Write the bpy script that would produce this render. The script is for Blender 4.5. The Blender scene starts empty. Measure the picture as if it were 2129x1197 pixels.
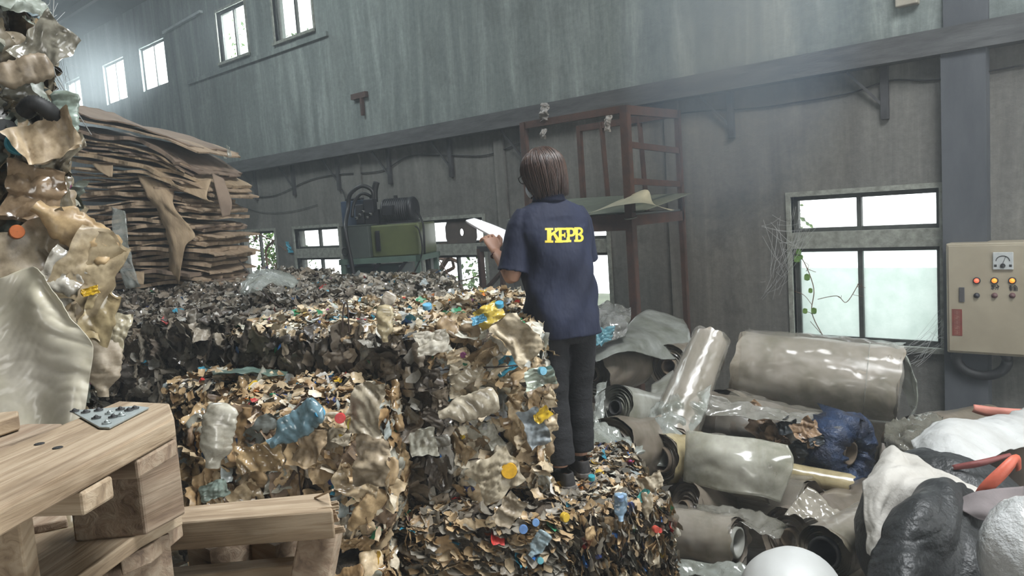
import bpy, bmesh, math, random
import numpy as np
from mathutils import Vector, Matrix
from mathutils.bvhtree import BVHTree

# ------------------------------------------------------------------ camera
CX, CY, FPX = 1064.5, 598.5, 1597.8
ZC = 2.35
MC = np.array([[0.74136392, 0.01570834, -0.67091936],
               [0.66753398, -0.12023078, 0.7348081],
               [-0.06912255, -0.99262168, -0.09962061]])   # rows world XYZ, columns right / down / forward
sc = bpy.context.scene
COL = sc.collection
cd = bpy.data.cameras.new('camera'); cam = bpy.data.objects.new('camera', cd); COL.objects.link(cam)
cd.sensor_width = 36; cd.lens = FPX / 2129 * 36; cd.clip_start = 0.05; cd.clip_end = 300
R_, D_, F_ = MC[:, 0], MC[:, 1], MC[:, 2]
mw = Matrix.Identity(4)
for i in range(3):
    mw[i][0] = R_[i]; mw[i][1] = -D_[i]; mw[i][2] = -F_[i]
mw[2][3] = ZC
cam.matrix_world = mw
sc.camera = cam
sc.view_settings.view_transform = 'Standard'; sc.view_settings.look = 'None'
sc.view_settings.exposure = 0.0; sc.view_settings.gamma = 1.0
sc.view_settings.use_curve_mapping = False
cy = sc.cycles
cy.max_bounces = 5; cy.diffuse_bounces = 3; cy.glossy_bounces = 3; cy.transmission_bounces = 4
cy.transparent_max_bounces = 8; cy.volume_bounces = 0; cy.caustics_reflective = False; cy.caustics_refractive = False
cy.sample_clamp_indirect = 4; cy.use_denoising = True

# ------------------------------------------------------------------ sky outside
wd = bpy.data.worlds.new('sky'); sc.world = wd; wd.use_nodes = True
nt = wd.node_tree; nt.nodes.clear()
wo = nt.nodes.new('ShaderNodeOutputWorld'); bg = nt.nodes.new('ShaderNodeBackground')
bg.inputs[0].default_value = (0.93, 0.98, 1.0, 1); bg.inputs[1].default_value = 4.0
nt.links.new(bg.outputs[0], wo.inputs[0])

def lamp(name, kind, loc, look, energy, size=(1, 1), col=(1, 1, 1), portal=False):
    l = bpy.data.lights.new(name, kind); o = bpy.data.objects.new(name, l); COL.objects.link(o)
    o.location = loc; o.rotation_euler = (Vector(look) - Vector(loc)).to_track_quat('-Z', 'Y').to_euler()
    l.energy = energy; l.color = col
    if kind == 'AREA':
        l.shape = 'RECTANGLE'; l.size, l.size_y = size
        if portal: l.cycles.is_portal = True
    return o
# daylight entering by the big doorway in the right hand end wall plus a fill lamp added in a made-up doorway behind
lamp('doorway_daylight', 'AREA', (4.3, 4.4, 2.6), (-3, 3.4, 1.2), 60, (4.0, 3.6), (1.0, 0.97, 0.90))
lamp('rear_fill_lamp', 'AREA', (1.5, -5.6, 1.6), (-2, 4, 1.2), 60, (2.0, 2.6), (1.0, 0.93, 0.82))
lamp('overhead_light', 'AREA', (1.0, 3.3, 8.35), (-2.2, 3.9, 1.0), 930, (3.6, 2.4), (0.95, 0.98, 1.0))  # daylight through the roof opening above the bales

lamp('overhead_light', 'AREA', (-11.0, 3.4, 8.5), (-12.0, 6.5, 2.5), 380, (3.4, 2.2), (0.86, 0.97, 1.0))  # extra lamp added to brighten the upper left wall
# sky light falling in through the three farthest upper windows
for wx, we in ((-22.85, 200), (-20.06, 450), (-17.85, 450), (-14.2, 150)):
    lamp('upper_window_daylight', 'AREA', (wx, 8.5, 6.3), (wx + .5, 4, 5.2), we, (1.1, .9), (0.88, 0.97, 1.0))

# ------------------------------------------------------------------ helpers
def P(px, py, d):
    """point seen at pixel (px, py) at distance d along the view axis"""
    v = MC @ (np.array([(px - CX) / FPX, (py - CY) / FPX, 1.0]) * d)
    return Vector((v[0], v[1], v[2] + ZC))
def _ray(px, py): return MC @ np.array([(px - CX) / FPX, (py - CY) / FPX, 1.0])
def PZ(px, py, z):
    v = _ray(px, py); t = (z - ZC) / v[2]; return Vector((v[0] * t, v[1] * t, z))
def PY(px, py, y):
    v = _ray(px, py); t = y / v[1]; return Vector((v[0] * t, y, v[2] * t + ZC))
def depth_at(px, py, z):
    return (z - ZC) / _ray(px, py)[2]

def link(o, parent=None):
    COL.objects.link(o)
    if parent is not None: o.parent = parent
    return o
def tag(o, label, cat, group=None):
    o['label'] = label; o['category'] = cat
    if group: o['group'] = group
    return o
def empty(name, loc=(0, 0, 0), rz=0, label=None, cat=None, group=None):
    o = bpy.data.objects.new(name, None); o.location = loc; o.rotation_euler = (0, 0, rz)
    o.empty_display_size = 0.1
    link(o)
    if label: tag(o, label, cat, group)
    return o
def inv_of(parent):
    if parent is None: return Matrix.Identity(4)
    m = Matrix.Translation(parent.location) @ parent.rotation_euler.to_matrix().to_4x4()
    if parent.parent: m = inv_of(parent.parent).inverted() @ m
    return m.inverted()
def mesh_obj(name, verts, faces, mat, parent=None, smooth=True, world=True, cols=None):
    """verts in world coordinates (world=True) are moved into the parent's frame"""
    me = bpy.data.meshes.new(name)
    v = np.asarray(verts, dtype=np.float64).reshape(-1, 3)
    if world and parent is not None:
        m = np.array(inv_of(parent)); v = v @ m[:3, :3].T + m[:3, 3]
    me.from_pydata(v.tolist(), [], [tuple(f) for f in faces])
    if smooth: me.polygons.foreach_set('use_smooth', [True] * len(me.polygons))
    if cols is not None:
        ca = me.color_attributes.new('tint', 'FLOAT_COLOR', 'POINT')
        c = np.ones((len(v), 4)); c[:, :cols.shape[1]] = cols
        ca.data.foreach_set('color', c.ravel())
    me.materials.append(mat); me.update()
    o = bpy.data.objects.new(name, me)
    return link(o, parent)
class MB:
    """collects simple shapes into one mesh"""
    def __init__(s): s.v = []; s.f = []
    def add(s, v, f):
        n = len(s.v); s.v += [tuple(a) for a in v]; s.f += [tuple(i + n for i in q) for q in f]; return s
    def box(s, a, b, M=None):
        x0, y0, z0 = a; x1, y1, z1 = b
        v = [Vector(p) for p in ((x0,y0,z0),(x1,y0,z0),(x1,y1,z0),(x0,y1,z0),(x0,y0,z1),(x1,y0,z1),(x1,y1,z1),(x0,y1,z1))]
        if M is not None: v = [M @ p for p in v]
        return s.add(v, [(0,3,2,1),(4,5,6,7),(0,1,5,4),(1,2,6,5),(2,3,7,6),(3,0,4,7)])
    def bar(s, p, q, w, h=None, up=(0, 0, 1)):
        p = Vector(p); q = Vector(q); h = h or w; d = (q - p).normalized(); u = Vector(up)
        if abs(d.dot(u)) > .95: u = Vector((1, 0, 0)) if abs(d.x) < .9 else Vector((0, 1, 0))
        x = d.cross(u).normalized(); y = x.cross(d)
        v = []
        for c in (p, q):
            for sx, sy in ((-1,-1),(1,-1),(1,1),(-1,1)): v.append(c + x * sx * w / 2 + y * sy * h / 2)
        return s.add(v, [(3,2,1,0),(4,5,6,7),(0,1,5,4),(1,2,6,5),(2,3,7,6),(3,0,4,7)])
    def tube(s, pts, r, n=8, caps=True):
        pts = [Vector(p) for p in pts]; m = len(pts); rr = r if hasattr(r, '__len__') else [r] * m
        v = []; prev = None
        for i, p in enumerate(pts):
            d = (pts[min(i + 1, m - 1)] - pts[max(i - 1, 0)]).normalized()
            if prev is None:
                u = Vector((0, 0, 1)) if abs(d.z) < .9 else Vector((1, 0, 0)); prev = (u - d * u.dot(d)).normalized()
            else: prev = (prev - d * prev.dot(d)).normalized()
            w = d.cross(prev)
            for k in range(n):
                a = 2 * math.pi * k / n; v.append(p + prev * math.cos(a) * rr[i] + w * math.sin(a) * rr[i])
        f = [(i*n+k, i*n+(k+1)%n, (i+1)*n+(k+1)%n, (i+1)*n+k) for i in range(m-1) for k in range(n)]
        if caps: f += [tuple(range(n))[::-1], tuple((m-1)*n+k for k in range(n))]
        return s.add(v, f)
    def lathe(s, prof, n=24, M=None):
        v = []; m = len(prof)
        for r, z in prof:
            for k in range(n):
                a = 2*math.pi*k/n; p = Vector((r*math.cos(a), r*math.sin(a), z)); v.append(M @ p if M is not None else p)
        f = [(i*n+k, i*n+(k+1)%n, (i+1)*n+(k+1)%n, (i+1)*n+k) for i in range(m-1) for k in range(n)]
        return s.add(v, f)
    def prism(s, poly, z0, z1, M=None):
        n = len(poly); v = [Vector((x, y, z0)) for x, y in poly] + [Vector((x, y, z1)) for x, y in poly]
        if M is not None: v = [M @ p for p in v]
        return s.add(v, [tuple(range(n))[::-1], tuple(range(n, 2*n))] + [(i, (i+1)%n, n+(i+1)%n, n+i) for i in range(n)])
    def build(s, name, mat, parent=None, smooth=False, bevel=0, world=True):
        o = mesh_obj(name, s.v, s.f, mat, parent, smooth, world)
        bm = bmesh.new(); bm.from_mesh(o.data); bmesh.ops.recalc_face_normals(bm, faces=bm.faces); bm.to_mesh(o.data); bm.free()
        if bevel:
            b = o.modifiers.new('b', 'BEVEL'); b.width = bevel; b.segments = 2; b.limit_method = 'ANGLE'
        return o
def structure(o):
    o['kind'] = 'structure'; return o
def axis_matrix(p, d, up=(0, 0, 1)):
    """frame at p whose local z runs along d"""
    d = Vector(d).normalized(); u = Vector(up)
    if abs(d.dot(u)) > .95: u = Vector((0, 1, 0))
    x = u.cross(d).normalized(); y = d.cross(x)
    M = Matrix.Identity(4)
    for i in range(3): M[i][0] = x[i]; M[i][1] = y[i]; M[i][2] = d[i]; M[i][3] = p[i]
    return M
def crv(p, n=6):
    """smooth points through a list (Catmull-Rom)"""
    p = [Vector(a) for a in p]; q = [p[0]] + p + [p[-1]]; out = []
    for i in range(1, len(q) - 2):
        for k in range(n):
            t = k / n
            a, b, c, d = q[i-1], q[i], q[i+1], q[i+2]
            out.append(0.5 * ((2*b) + (c-a)*t + (2*a-5*b+4*c-d)*t*t + (3*b-a-3*c+d)*t*t*t))
    return out + [p[-1]]

# ------------------------------------------------------------------ materials
def nodes(name):
    m = bpy.data.materials.new(name); m.use_nodes = True; t = m.node_tree
    return m, t, t.nodes['Principled BSDF'], t.nodes['Material Output']
def ramp(t, pts):
    r = t.nodes.new('ShaderNodeValToRGB'); e = r.color_ramp.elements
    while len(e) < len(pts): e.new(.5)
    for k, (p, c) in enumerate(pts):
        e[k].position = p; e[k].color = (*c, 1) if len(c) == 3 else c
    return r
def noise(t, vec, scale, detail=4, rough=.6, dist=0):
    n = t.nodes.new('ShaderNodeTexNoise'); n.inputs['Scale'].default_value = scale
    n.inputs['Detail'].default_value = detail; n.inputs['Roughness'].default_value = rough
    n.inputs['Distortion'].default_value = dist
    if vec is not None: t.links.new(vec, n.inputs['Vector'])
    return n.outputs[0]
def ridge(t, vec, scale, detail=3, rough=.5):
    n = t.nodes.new('ShaderNodeTexNoise'); n.noise_type = 'RIDGED_MULTIFRACTAL'; n.inputs['Scale'].default_value = scale
    n.inputs['Detail'].default_value = detail; n.inputs['Roughness'].default_value = rough; t.links.new(vec, n.inputs['Vector']); return n.outputs[0]
def coords(t, kind='Object', scale=(1, 1, 1), loc=(0, 0, 0)):
    c = t.nodes.new('ShaderNodeTexCoord'); m = t.nodes.new('ShaderNodeMapping')
    m.inputs['Scale'].default_value = scale; m.inputs['Location'].default_value = loc
    t.links.new(c.outputs[kind], m.inputs[0]); return m.outputs[0]
def mix(t, f, a, b, mode='MIX'):
    n = t.nodes.new('ShaderNodeMix'); n.data_type = 'RGBA'; n.blend_type = mode
    for s, v in ((0, f), (6, a), (7, b)):
        if isinstance(v, (int, float)): n.inputs[s].default_value = v
        elif isinstance(v, tuple): n.inputs[s].default_value = (*v, 1)
        else: t.links.new(v, n.inputs[s])
    return n.outputs[2]
def bump(t, h, bs, strength=.3, dist=.01):
    b = t.nodes.new('ShaderNodeBump'); b.inputs['Strength'].default_value = strength; b.inputs['Distance'].default_value = dist
    t.links.new(h, b.inputs['Height']); t.links.new(b.outputs[0], bs.inputs['Normal']); return b
MATS = {}
def pm(name, c1, c2=None, scale=6, rough=.6, bmp=.2, metal=0, stretch=(1, 1, 1), coat=0, bdist=.01, det=5, spread=(.35, .65), bscale=None):
    if name in MATS: return MATS[name]
    m, t, b, o = nodes(name); c2 = c2 or tuple(x * .6 for x in c1)
    v = coords(t, 'Object', stretch)
    n = noise(t, v, scale, det)
    r = ramp(t, [(spread[0], c1), (spread[1], c2)]); t.links.new(n, r.inputs[0]); t.links.new(r.outputs[0], b.inputs['Base Color'])
    b.inputs['Roughness'].default_value = rough; b.inputs['Metallic'].default_value = metal
    b.inputs['Coat Weight'].default_value = coat; b.inputs['Coat Roughness'].default_value = .12
    if bmp: bump(t, noise(t, v, bscale or scale * 4, 4), b, bmp, bdist)
    MATS[name] = m; return m
def seg(a, b, n): return [Vector(a).lerp(Vector(b), k / n) for k in range(n + 1)]

def wall_material():
    m, t, b, o = nodes('stained_concrete')
    g = t.nodes.new('ShaderNodeNewGeometry'); sep = t.nodes.new('ShaderNodeSeparateXYZ'); t.links.new(g.outputs['Position'], sep.inputs[0])
    def mp(scale, loc=(0, 0, 0)):
        q = t.nodes.new('ShaderNodeMapping'); q.inputs['Scale'].default_value = scale; q.inputs['Location'].default_value = loc
        t.links.new(g.outputs['Position'], q.inputs[0]); return q.outputs[0]
    streak = noise(t, mp((2.4, 2.4, .30)), 1.0, 7, .74, .5)
    fine = noise(t, mp((8, 8, .35), (3, 0, 1)), 1.3, 5, .75)
    blot = noise(t, mp((1, 1, 1.2), (7, 2, 0)), .9, 6, .65, .4)
    grain = noise(t, mp((1, 1, 1)), 14, 5, .7)
    low = ramp(t, [(.28, (.085, .082, .074)), (.52, (.135, .132, .120)), (.75, (.20, .195, .175))]); t.links.new(streak, low.inputs[0])
    upp = ramp(t, [(.30, (.105, .125, .120)), (.50, (.165, .19, .18)), (.70, (.30, .335, .315))]); t.links.new(streak, upp.inputs[0])
    st = t.nodes.new('ShaderNodeMath'); st.operation = 'GREATER_THAN'; st.inputs[1].default_value = 3.6; t.links.new(sep.outputs[2], st.inputs[0])
    base = mix(t, st.outputs[0], low.outputs[0], upp.outputs[0])
    fr = ramp(t, [(.42, (.92, .92, .92)), (.75, (1.2, 1.2, 1.17))]); t.links.new(fine, fr.inputs[0])
    base = mix(t, .8, base, fr.outputs[0], 'MULTIPLY')
    # black mould patches, mostly low on the wall
    dr = ramp(t, [(.53, (0, 0, 0)), (.63, (1, 1, 1))]); t.links.new(blot, dr.inputs[0])
    mr = t.nodes.new('ShaderNodeMapRange'); mr.inputs[1].default_value = 3.3; mr.inputs[2].default_value = .8
    mr.inputs[3].default_value = .18; mr.inputs[4].default_value = .95; t.links.new(sep.outputs[2], mr.inputs[0])
    mm = t.nodes.new('ShaderNodeMath'); mm.operation = 'MULTIPLY'; t.links.new(dr.outputs[0], mm.inputs[0]); t.links.new(mr.outputs[0], mm.inputs[1])
    base = mix(t, mm.outputs[0], base, (.045, .042, .036))
    gr = ramp(t, [(.35, (.78, .78, .78)), (.65, (1.15, 1.15, 1.15))]); t.links.new(grain, gr.inputs[0])
    base = mix(t, .7, base, gr.outputs[0], 'MULTIPLY')
    t.links.new(base, b.inputs['Base Color']); b.inputs['Roughness'].default_value = .9
    bump(t, grain, b, .35, .02); return m
M_WALL = wall_material()
def waste_material(name, rough, coat):
    m, t, b, o = nodes(name)
    a = t.nodes.new('ShaderNodeAttribute'); a.attribute_name = 'tint'
    v = coords(t, 'Object')
    n = noise(t, v, 16, 5, .65); r = ramp(t, [(.34, (.45, .40, .33)), (.62, (1.12, 1.10, 1.06))]); t.links.new(n, r.inputs[0])
    t.links.new(mix(t, .85, a.outputs['Color'], r.outputs[0], 'MULTIPLY'), b.inputs['Base Color'])
    b.inputs['Roughness'].default_value = rough; b.inputs['Coat Weight'].default_value = coat; b.inputs['Coat Roughness'].default_value = .15
    bump(t, ridge(t, coords(t, 'Object', (1, .45, 1)), 26, 3, .5), b, .45, .007)
    return m
M_WASTE = waste_material('crushed_plastic', .48, .12)
M_GLOSS = waste_material('shiny_plastic', .22, .7)
def film_material(name, tint, alpha, rough=.18, wave=18, dirt=.5):
    """thin plastic film: part see-through, part milky, glossy"""
    m, t, b, o = nodes(name); v = coords(t, 'Object')
    n = noise(t, v, 3.2, 6, .7, .5); r = ramp(t, [(.36, tint), (.66, tuple(x * dirt for x in tint[:2]) + (tint[2] * dirt * .85,))]); t.links.new(n, r.inputs[0])
    t.links.new(r.outputs[0], b.inputs['Base Color']); b.inputs['Roughness'].default_value = rough
    b.inputs['Coat Weight'].default_value = .5; b.inputs['Coat Roughness'].default_value = .12
    if alpha < 1:
        ar = ramp(t, [(.3, (alpha * .75,) * 3), (.7, (min(1, alpha * 1.35),) * 3)]); t.links.new(noise(t, v, 9, 4), ar.inputs[0])
        t.links.new(ar.outputs[0], b.inputs['Alpha'])
    bump(t, ridge(t, v, wave * .55, 4, .55), b, .45, .012); return m
M_FILMROLL = film_material('milky_film', (.37, .325, .27), 1, .28)
M_FILMDIRT = film_material('dirty_film', (.22, .185, .15), 1, .36)
M_FILMGREY = film_material('grey_film', (.33, .33, .30), 1, .42)
M_AMBER = film_material('amber_film', (.46, .38, .22), 1, .25)
M_CLEAR = film_material('clear_film', (.50, .53, .50), .45, .14)
M_WRAP = film_material('outer_wrap', (.48, .45, .40), .30, .12)
M_SHEET = film_material('cloudy_sheet', (.66, .61, .51), .88, .40, 14, .80)
def wood_material(name, c1, c2, c3):
    m, t, b, o = nodes(name)
    v = coords(t, 'Object', (3.5, 60, 60))
    n = noise(t, v, 1.0, 5, .6, .8)
    r = ramp(t, [(.28, c3), (.45, c2), (.62, c1)]); t.links.new(n, r.inputs[0])
    k = noise(t, coords(t, 'Object', (3, 7, 7), (1, 4, 2)), 1.8, 4); kr = ramp(t, [(.30, (.42, .36, .30)), (.5, (1, 1, 1))]); t.links.new(k, kr.inputs[0])
    t.links.new(mix(t, .8, r.outputs[0], kr.outputs[0], 'MULTIPLY'), b.inputs['Base Color'])
    b.inputs['Roughness'].default_value = .75; bump(t, n, b, .4, .006); return m
M_WOOD = wood_material('rough_pine', (.46, .36, .25), (.34, .25, .16), (.20, .14, .09))
M_WOOD2 = wood_material('grey_pine', (.36, .28, .20), (.28, .20, .135), (.15, .10, .07))
M_RUST = pm('rusty_steel', (.075, .037, .026), (.042, .026, .021), 9, .8, .3)
M_DSTEEL = pm('dark_steel', (.040, .040, .042), (.022, .022, .022), 9, .65, .2)
M_FRAME = pm('weathered_window_frame', (.055, .060, .050), (.028, .030, .026), 12, .6, .2)
M_TRIMW = pm('flaking_white_trim', (.29, .30, .26), (.15, .155, .13), 14, .8, .3)
M_WIRE = pm('rusty_wire', (.05, .028, .018), (.03, .018, .012), 20, .7, 0)
M_CABLE = pm('black_cable', (.02, .02, .02), (.012, .012, .012), 20, .6, 0)
# ------------------------------------------------------------------ room shell
WY, WT = 8.0, 0.22           # inner face and thickness of the long wall
XL, XR, YB = -30.0, 4.6, -6.0
EAVE = 7.62
Z1, Z2, ZM = 0.78, 2.26, 1.83
lower = [(-14.80, -13.42), (-12.72, -11.32), (-9.10, -7.78), (-6.85, -5.62), (-3.26, -1.86)]
upper = [(-23.4, -22.3), (-20.7, -19.42), (-18.5, -17.2), (-14.78, -13.68), (-12.72, -11.5)]
LZ = (0.78, 2.29); UZ = (5.70, 6.68)
openings = [(a, b, *LZ) for a, b in lower] + [(a, b, *UZ) for a, b in upper]
def wall_with_openings(name, x0, x1, z0, z1, ops, y, th, mat):
    xs = sorted({x0, x1} | {o[0] for o in ops} | {o[1] for o in ops}); zs = sorted({z0, z1} | {o[2] for o in ops} | {o[3] for o in ops})
    m = MB()
    for i in range(len(xs) - 1):
        run = None
        for j in range(len(zs) - 1):
            cx, cz = (xs[i] + xs[i+1]) / 2, (zs[j] + zs[j+1]) / 2
            hole = any(a < cx < b and c < cz < d for a, b, c, d in ops)
            if not hole:
                if run is None: run = zs[j]
            if run is not None and (hole or j == len(zs) - 2):
                m.box((xs[i], y, run), (xs[i+1], y + th, zs[j] if hole else zs[j+1])); run = None
    return structure(m.build(name, mat))
wall_with_openings('wall_back', XL, XR, 0, EAVE, openings, WY, WT, M_WALL)
M_FLOOR = pm('dusty_concrete_floor', (.16, .145, .12), (.08, .07, .06), 2.5, .85, .4)
structure(MB().box((XL, YB, -.2), (XR, WY + WT, 0)).build('floor', M_FLOOR))
structure(MB().box((XL - .2, YB, 0), (XL, WY + WT, 10)).build('wall_left', M_WALL))
structure(MB().box((XL, YB - .2, 0), (.4, YB, 10)).box((2.6, YB - .2, 0), (XR, YB, 10)).box((.4, YB - .2, 3.0), (2.6, YB, 10)).build('wall_front', M_WALL))  # doorway gap made for the rear fill lamp
dm = MB(); dm.box((XR, YB, 0), (XR + .2, 2.1, 10)); dm.box((XR, 6.7, 0), (XR + .2, WY + WT, 10)); dm.box((XR, 2.1, 4.8), (XR + .2, 6.7, 10))
structure(dm.build('wall_right', M_WALL))
M_ROOF = pm('dark_roof_sheet', (.050, .062, .062), (.030, .038, .038), 3, .8, .2)
# sloping roof, built as strips so that a roof opening remains above the bales
rz = lambda y: EAVE + (WY + WT - y) * .22 if y > 1 else EAVE + (WY + WT - 1) * .22 - (1 - y) * .22
rm = MB()
def roof_strip(x0, x1, y0, y1):
    v = [(x0, y0, rz(y0)), (x1, y0, rz(y0)), (x1, y1, rz(y1)), (x0, y1, rz(y1))]
    v += [(a, b, c + .08) for a, b, c in v]
    rm.add(v, [(0,3,2,1),(4,5,6,7),(0,1,5,4),(1,2,6,5),(2,3,7,6),(3,0,4,7)])
roof_strip(XL - .2, XR + .2, 4.7, WY + WT + .6); roof_strip(XL - .2, -12.8, 1.9, 4.7); roof_strip(-9.2, -.9, 1.9, 4.7); roof_strip(2.9, XR + .2, 1.9, 4.7)  # far left gap added for the second overhead lamp
roof_strip(XL - .2, XR + .2, 1.0, 1.9); roof_strip(XL - .2, XR + .2, YB - .2, 1.0)
structure(rm.build('ceiling', M_ROOF))
pur = MB()
for yy in (7.2, 5.6, 3.6): pur.bar((XL, yy, rz(yy) - .09), (XR, yy, rz(yy) - .09), .09, .16)
structure(pur.build('trim_1', M_DSTEEL))

# long ledge half way up the wall
lm = MB()
zz0 = 3.50
lm.box((XL, WY - .10, zz0), (XR, WY, zz0 + .21)); lm.box((XL, WY - .20, zz0 - .03), (XR, WY, zz0 + .02))
structure(lm.build('trim_2', pm('ledge_steel', (.085, .088, .088), (.045, .046, .046), 5, .8, .3, stretch=(.6, 1, 3))))
# painted pilaster with two conduits beside the right hand window
pl = MB(); pl.box((-1.80, WY - .16, 0), (-1.45, WY, 3.47)); pl.box((-1.80, WY - .05, 3.71), (-1.45, WY, EAVE))
structure(pl.build('trim_3', pm('blue_grey_column', (.074, .080, .088), (.048, .053, .060), 4, .8, .3, stretch=(1, 1, .3))))
# faint concrete piers on the wall
pr_ = MB()
for x in (-10.6, -7.35, -4.62):
    pr_.box((x - .09, WY - .035, 0), (x + .09, WY, zz0 - .03))
structure(pr_.build('trim_4', M_WALL))
# a projecting upper course makes the ledge of the upper windows
uc = MB(); uc.box((-16.2, WY - .05, 5.50), (-11.1, WY, 5.58)); structure(uc.build('trim_5', M_WALL))

M_PANE = film_material('dusty_glass', (.80, .86, .82), .12, .08, 3, .8)
def frost_material():
    m, t, b, o = nodes('frosted_glass'); tr = t.nodes.new('ShaderNodeBsdfTranslucent'); tp = t.nodes.new('ShaderNodeBsdfTransparent'); mx = t.nodes.new('ShaderNodeMixShader')
    n = noise(t, coords(t, 'Object'), 4, 5, .7); r = ramp(t, [(.3, (.82, .87, .84)), (.7, (.62, .69, .65))]); t.links.new(n, r.inputs[0]); t.links.new(r.outputs[0], tr.inputs[0])
    tp.inputs[0].default_value = (.95, 1, .98, 1); mx.inputs[0].default_value = .45
    t.links.new(tp.outputs[0], mx.inputs[1]); t.links.new(tr.outputs[0], mx.inputs[2]); t.links.new(mx.outputs[0], o.inputs[0]); return m
M_FROST = frost_material()
def window(n, x0, x1, z0, z1, transom=None, broken=(), frost=(), mid=None, trim=True):
    """steel sliding window set in the opening; panes are children of its frame"""
    yf = WY + .10; fw = .045
    root = empty('window_%d' % n, ((x0 + x1) / 2, WY, z0)); root['kind'] = 'structure'
    f = MB()
    def fr(a, b, c, d, w=fw):
        f.box((a, yf - .03, c), (a + w, yf + .03, d)); f.box((b - w, yf - .03, c), (b, yf + .03, d))
        f.box((a, yf - .03, c), (b, yf + .03, c + w)); f.box((a, yf - .03, d - w), (b, yf + .03, d))
    mid = mid or (x0 + x1) / 2
    rows = [(z0, z1)] if transom is None else [(z0, transom - .08), (transom + .08, z1)]
    panes = []
    for r, (c, d) in enumerate(rows):
        fr(x0, x1, c, d); f.box((mid - .022, yf - .035, c), (mid + .022, yf + .02, d))
        for k, (a, b) in enumerate(((x0 + fw, mid - .022), (mid + .022, x1 - fw))):
            panes.append((r * 2 + k, a, b, c + fw, d - fw))
    fo = f.build('window_frame', M_FRAME, root); fo['kind'] = 'structure'
    if transom is not None:
        s = MB(); s.box((x0, WY + .0, transom - .085), (x1, WY + WT - .02, transom + .085)); so = s.build('transom_beam', M_TRIMW, root); so['kind'] = 'structure'
    for k, a, b, c, d in panes:
        if k in broken: continue
        q = MB().box((a, yf - .003, c), (b, yf + .003, d)).build('window_pane', M_FROST if k in frost else M_PANE, fo); q['kind'] = 'structure'
    if trim:
        s = MB(); w = .05
        s.box((x0 - w, WY - .02, z0 - w), (x0, WY + .06, z1 + w)); s.box((x1, WY - .02, z0 - w), (x1 + w, WY + .06, z1 + w))
        s.box((x0, WY - .02, z1), (x1, WY + .06, z1 + w)); s.box((x0 - w, WY - .06, z0 - w), (x1 + w, WY + .06, z0))
        so = s.build('window_surround', M_TRIMW, root); so['kind'] = 'structure'
    return root
n = 0
for i, (a, b) in enumerate(lower):
    n += 1
    window(n, a, b, LZ[0], LZ[1], transom=1.83 if i else None, broken=(1, 0) if i == 0 else ((3, 0) if i == 2 else ()), frost=(0, 1) if i == 4 else (), mid=(-2.60 if i == 4 else None))
for i, (a, b) in enumerate(upper):
    n += 1
    window(n, a, b, UZ[0], UZ[1], None, trim=(i > 2))

# outside: ground, a corrugated fence, shrubs
M_YARD = pm('yard_ground', (.16, .18, .12), (.10, .12, .08), 2, .9, 0)
structure(MB().box((XL - 6, WY + WT, -.25), (XR + 6, WY + 9, -.05)).build('ground', M_YARD))
def yard_fence():
    y = WY + 2.6; m = MB(); x = -5.4; v = []; f = []
    k = 0
    while x < 3.0:
        yy = y + (.03 if k % 2 else 0); v += [(x, yy, -.05), (x, yy, 1.28)]; x += .07; k += 1
    nn = len(v) // 2
    v += [(a, b + .02, c) for a, b, c in v]
    for i in range(nn - 1):
        f.append((2*i, 2*i+2, 2*i+3, 2*i+1)); j = 2*nn; f.append((j+2*i+1, j+2*i+3, j+2*i+2, j+2*i)); f.append((2*i+1, 2*i+3, j+2*i+3, j+2*i+1))
    root = empty('corrugated_fence', (-1.5, y, -.05), 0, 'pale corrugated sheet fence outside, seen through the right window', 'fence')
    mesh_obj('fence_sheet', v, f, pm('pale_sheet', (.48, .52, .49), (.40, .45, .43), 3, .7, 0, stretch=(1, 1, .4)), root, False)
    r = MB()
    r.bar((-5.4, y - .05, .95), (3, y - .05, .95), .05, .035); r.bar((-5.4, y - .05, .45), (3, y - .05, .45), .05, .035)
    r.build('fence_rail', M_TRIMW, root)
yard_fence()
M_LEAF = pm('sunlit_leaf', (.17, .30, .06), (.07, .16, .03), 4, .6, 0)
M_TWIG = pm('dry_twig', (.16, .085, .045), (.09, .05, .03), 8, .8, 0)
def leaves(name, centers, mat, parent=None, seed=0, size=.05, n=300, kind=None):
    rg = np.random.default_rng(seed); v = []; f = []
    for c, r in centers:
        d = rg.normal(size=(n, 3)); d /= np.linalg.norm(d, axis=1)[:, None]; p = np.array(c) + d * (r * rg.random((n, 1)) ** .4)
        for q in p:
            a = rg.normal(size=3); a /= np.linalg.norm(a); b = np.cross(a, rg.normal(size=3)); b /= np.linalg.norm(b)
            s = size * (.6 + .8 * rg.random()); k = len(v); nn_ = np.cross(a, b) * s * .25
            v += [q - a*s, q + b*s*.55 + nn_, q + a*s, q - b*s*.55 + nn_]; f += [(k, k+1, k+2), (k, k+2, k+3)]
    o = mesh_obj(name, v, f, mat, parent, False)
    if kind: o['kind'] = kind
    return o
def shrub(x, y, z, r, seed, label, group=None):
    rg = random.Random(seed); root = empty('shrub', (x, y, -.05), 0, label, 'bush', group)
    cs = [((x + rg.uniform(-r, r) * .7, y + rg.uniform(-r, r) * .4, z + rg.uniform(-r, r) * .8), r * rg.uniform(.4, .7)) for _ in range(6)]
    leaves('foliage', cs, M_LEAF, root, seed, .06, 130)
    t = MB()
    for c, _ in cs: t.tube(crv([(x, y, -.05), (x + rg.uniform(-.1, .1), y, z * .5), c], 4), [.03] * 4 + [.02] * 4 + [.008], 5)
    t.build('stem', M_TWIG, root)
shrub(-5.0, WY + 3.6, 1.7, .8, 1, 'bright green bush behind the fence, at the left of the right window')
shrub(-9.9, WY + 2.2, .9, .7, 2, 'sunlit bush outside the window behind the notepad')
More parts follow.
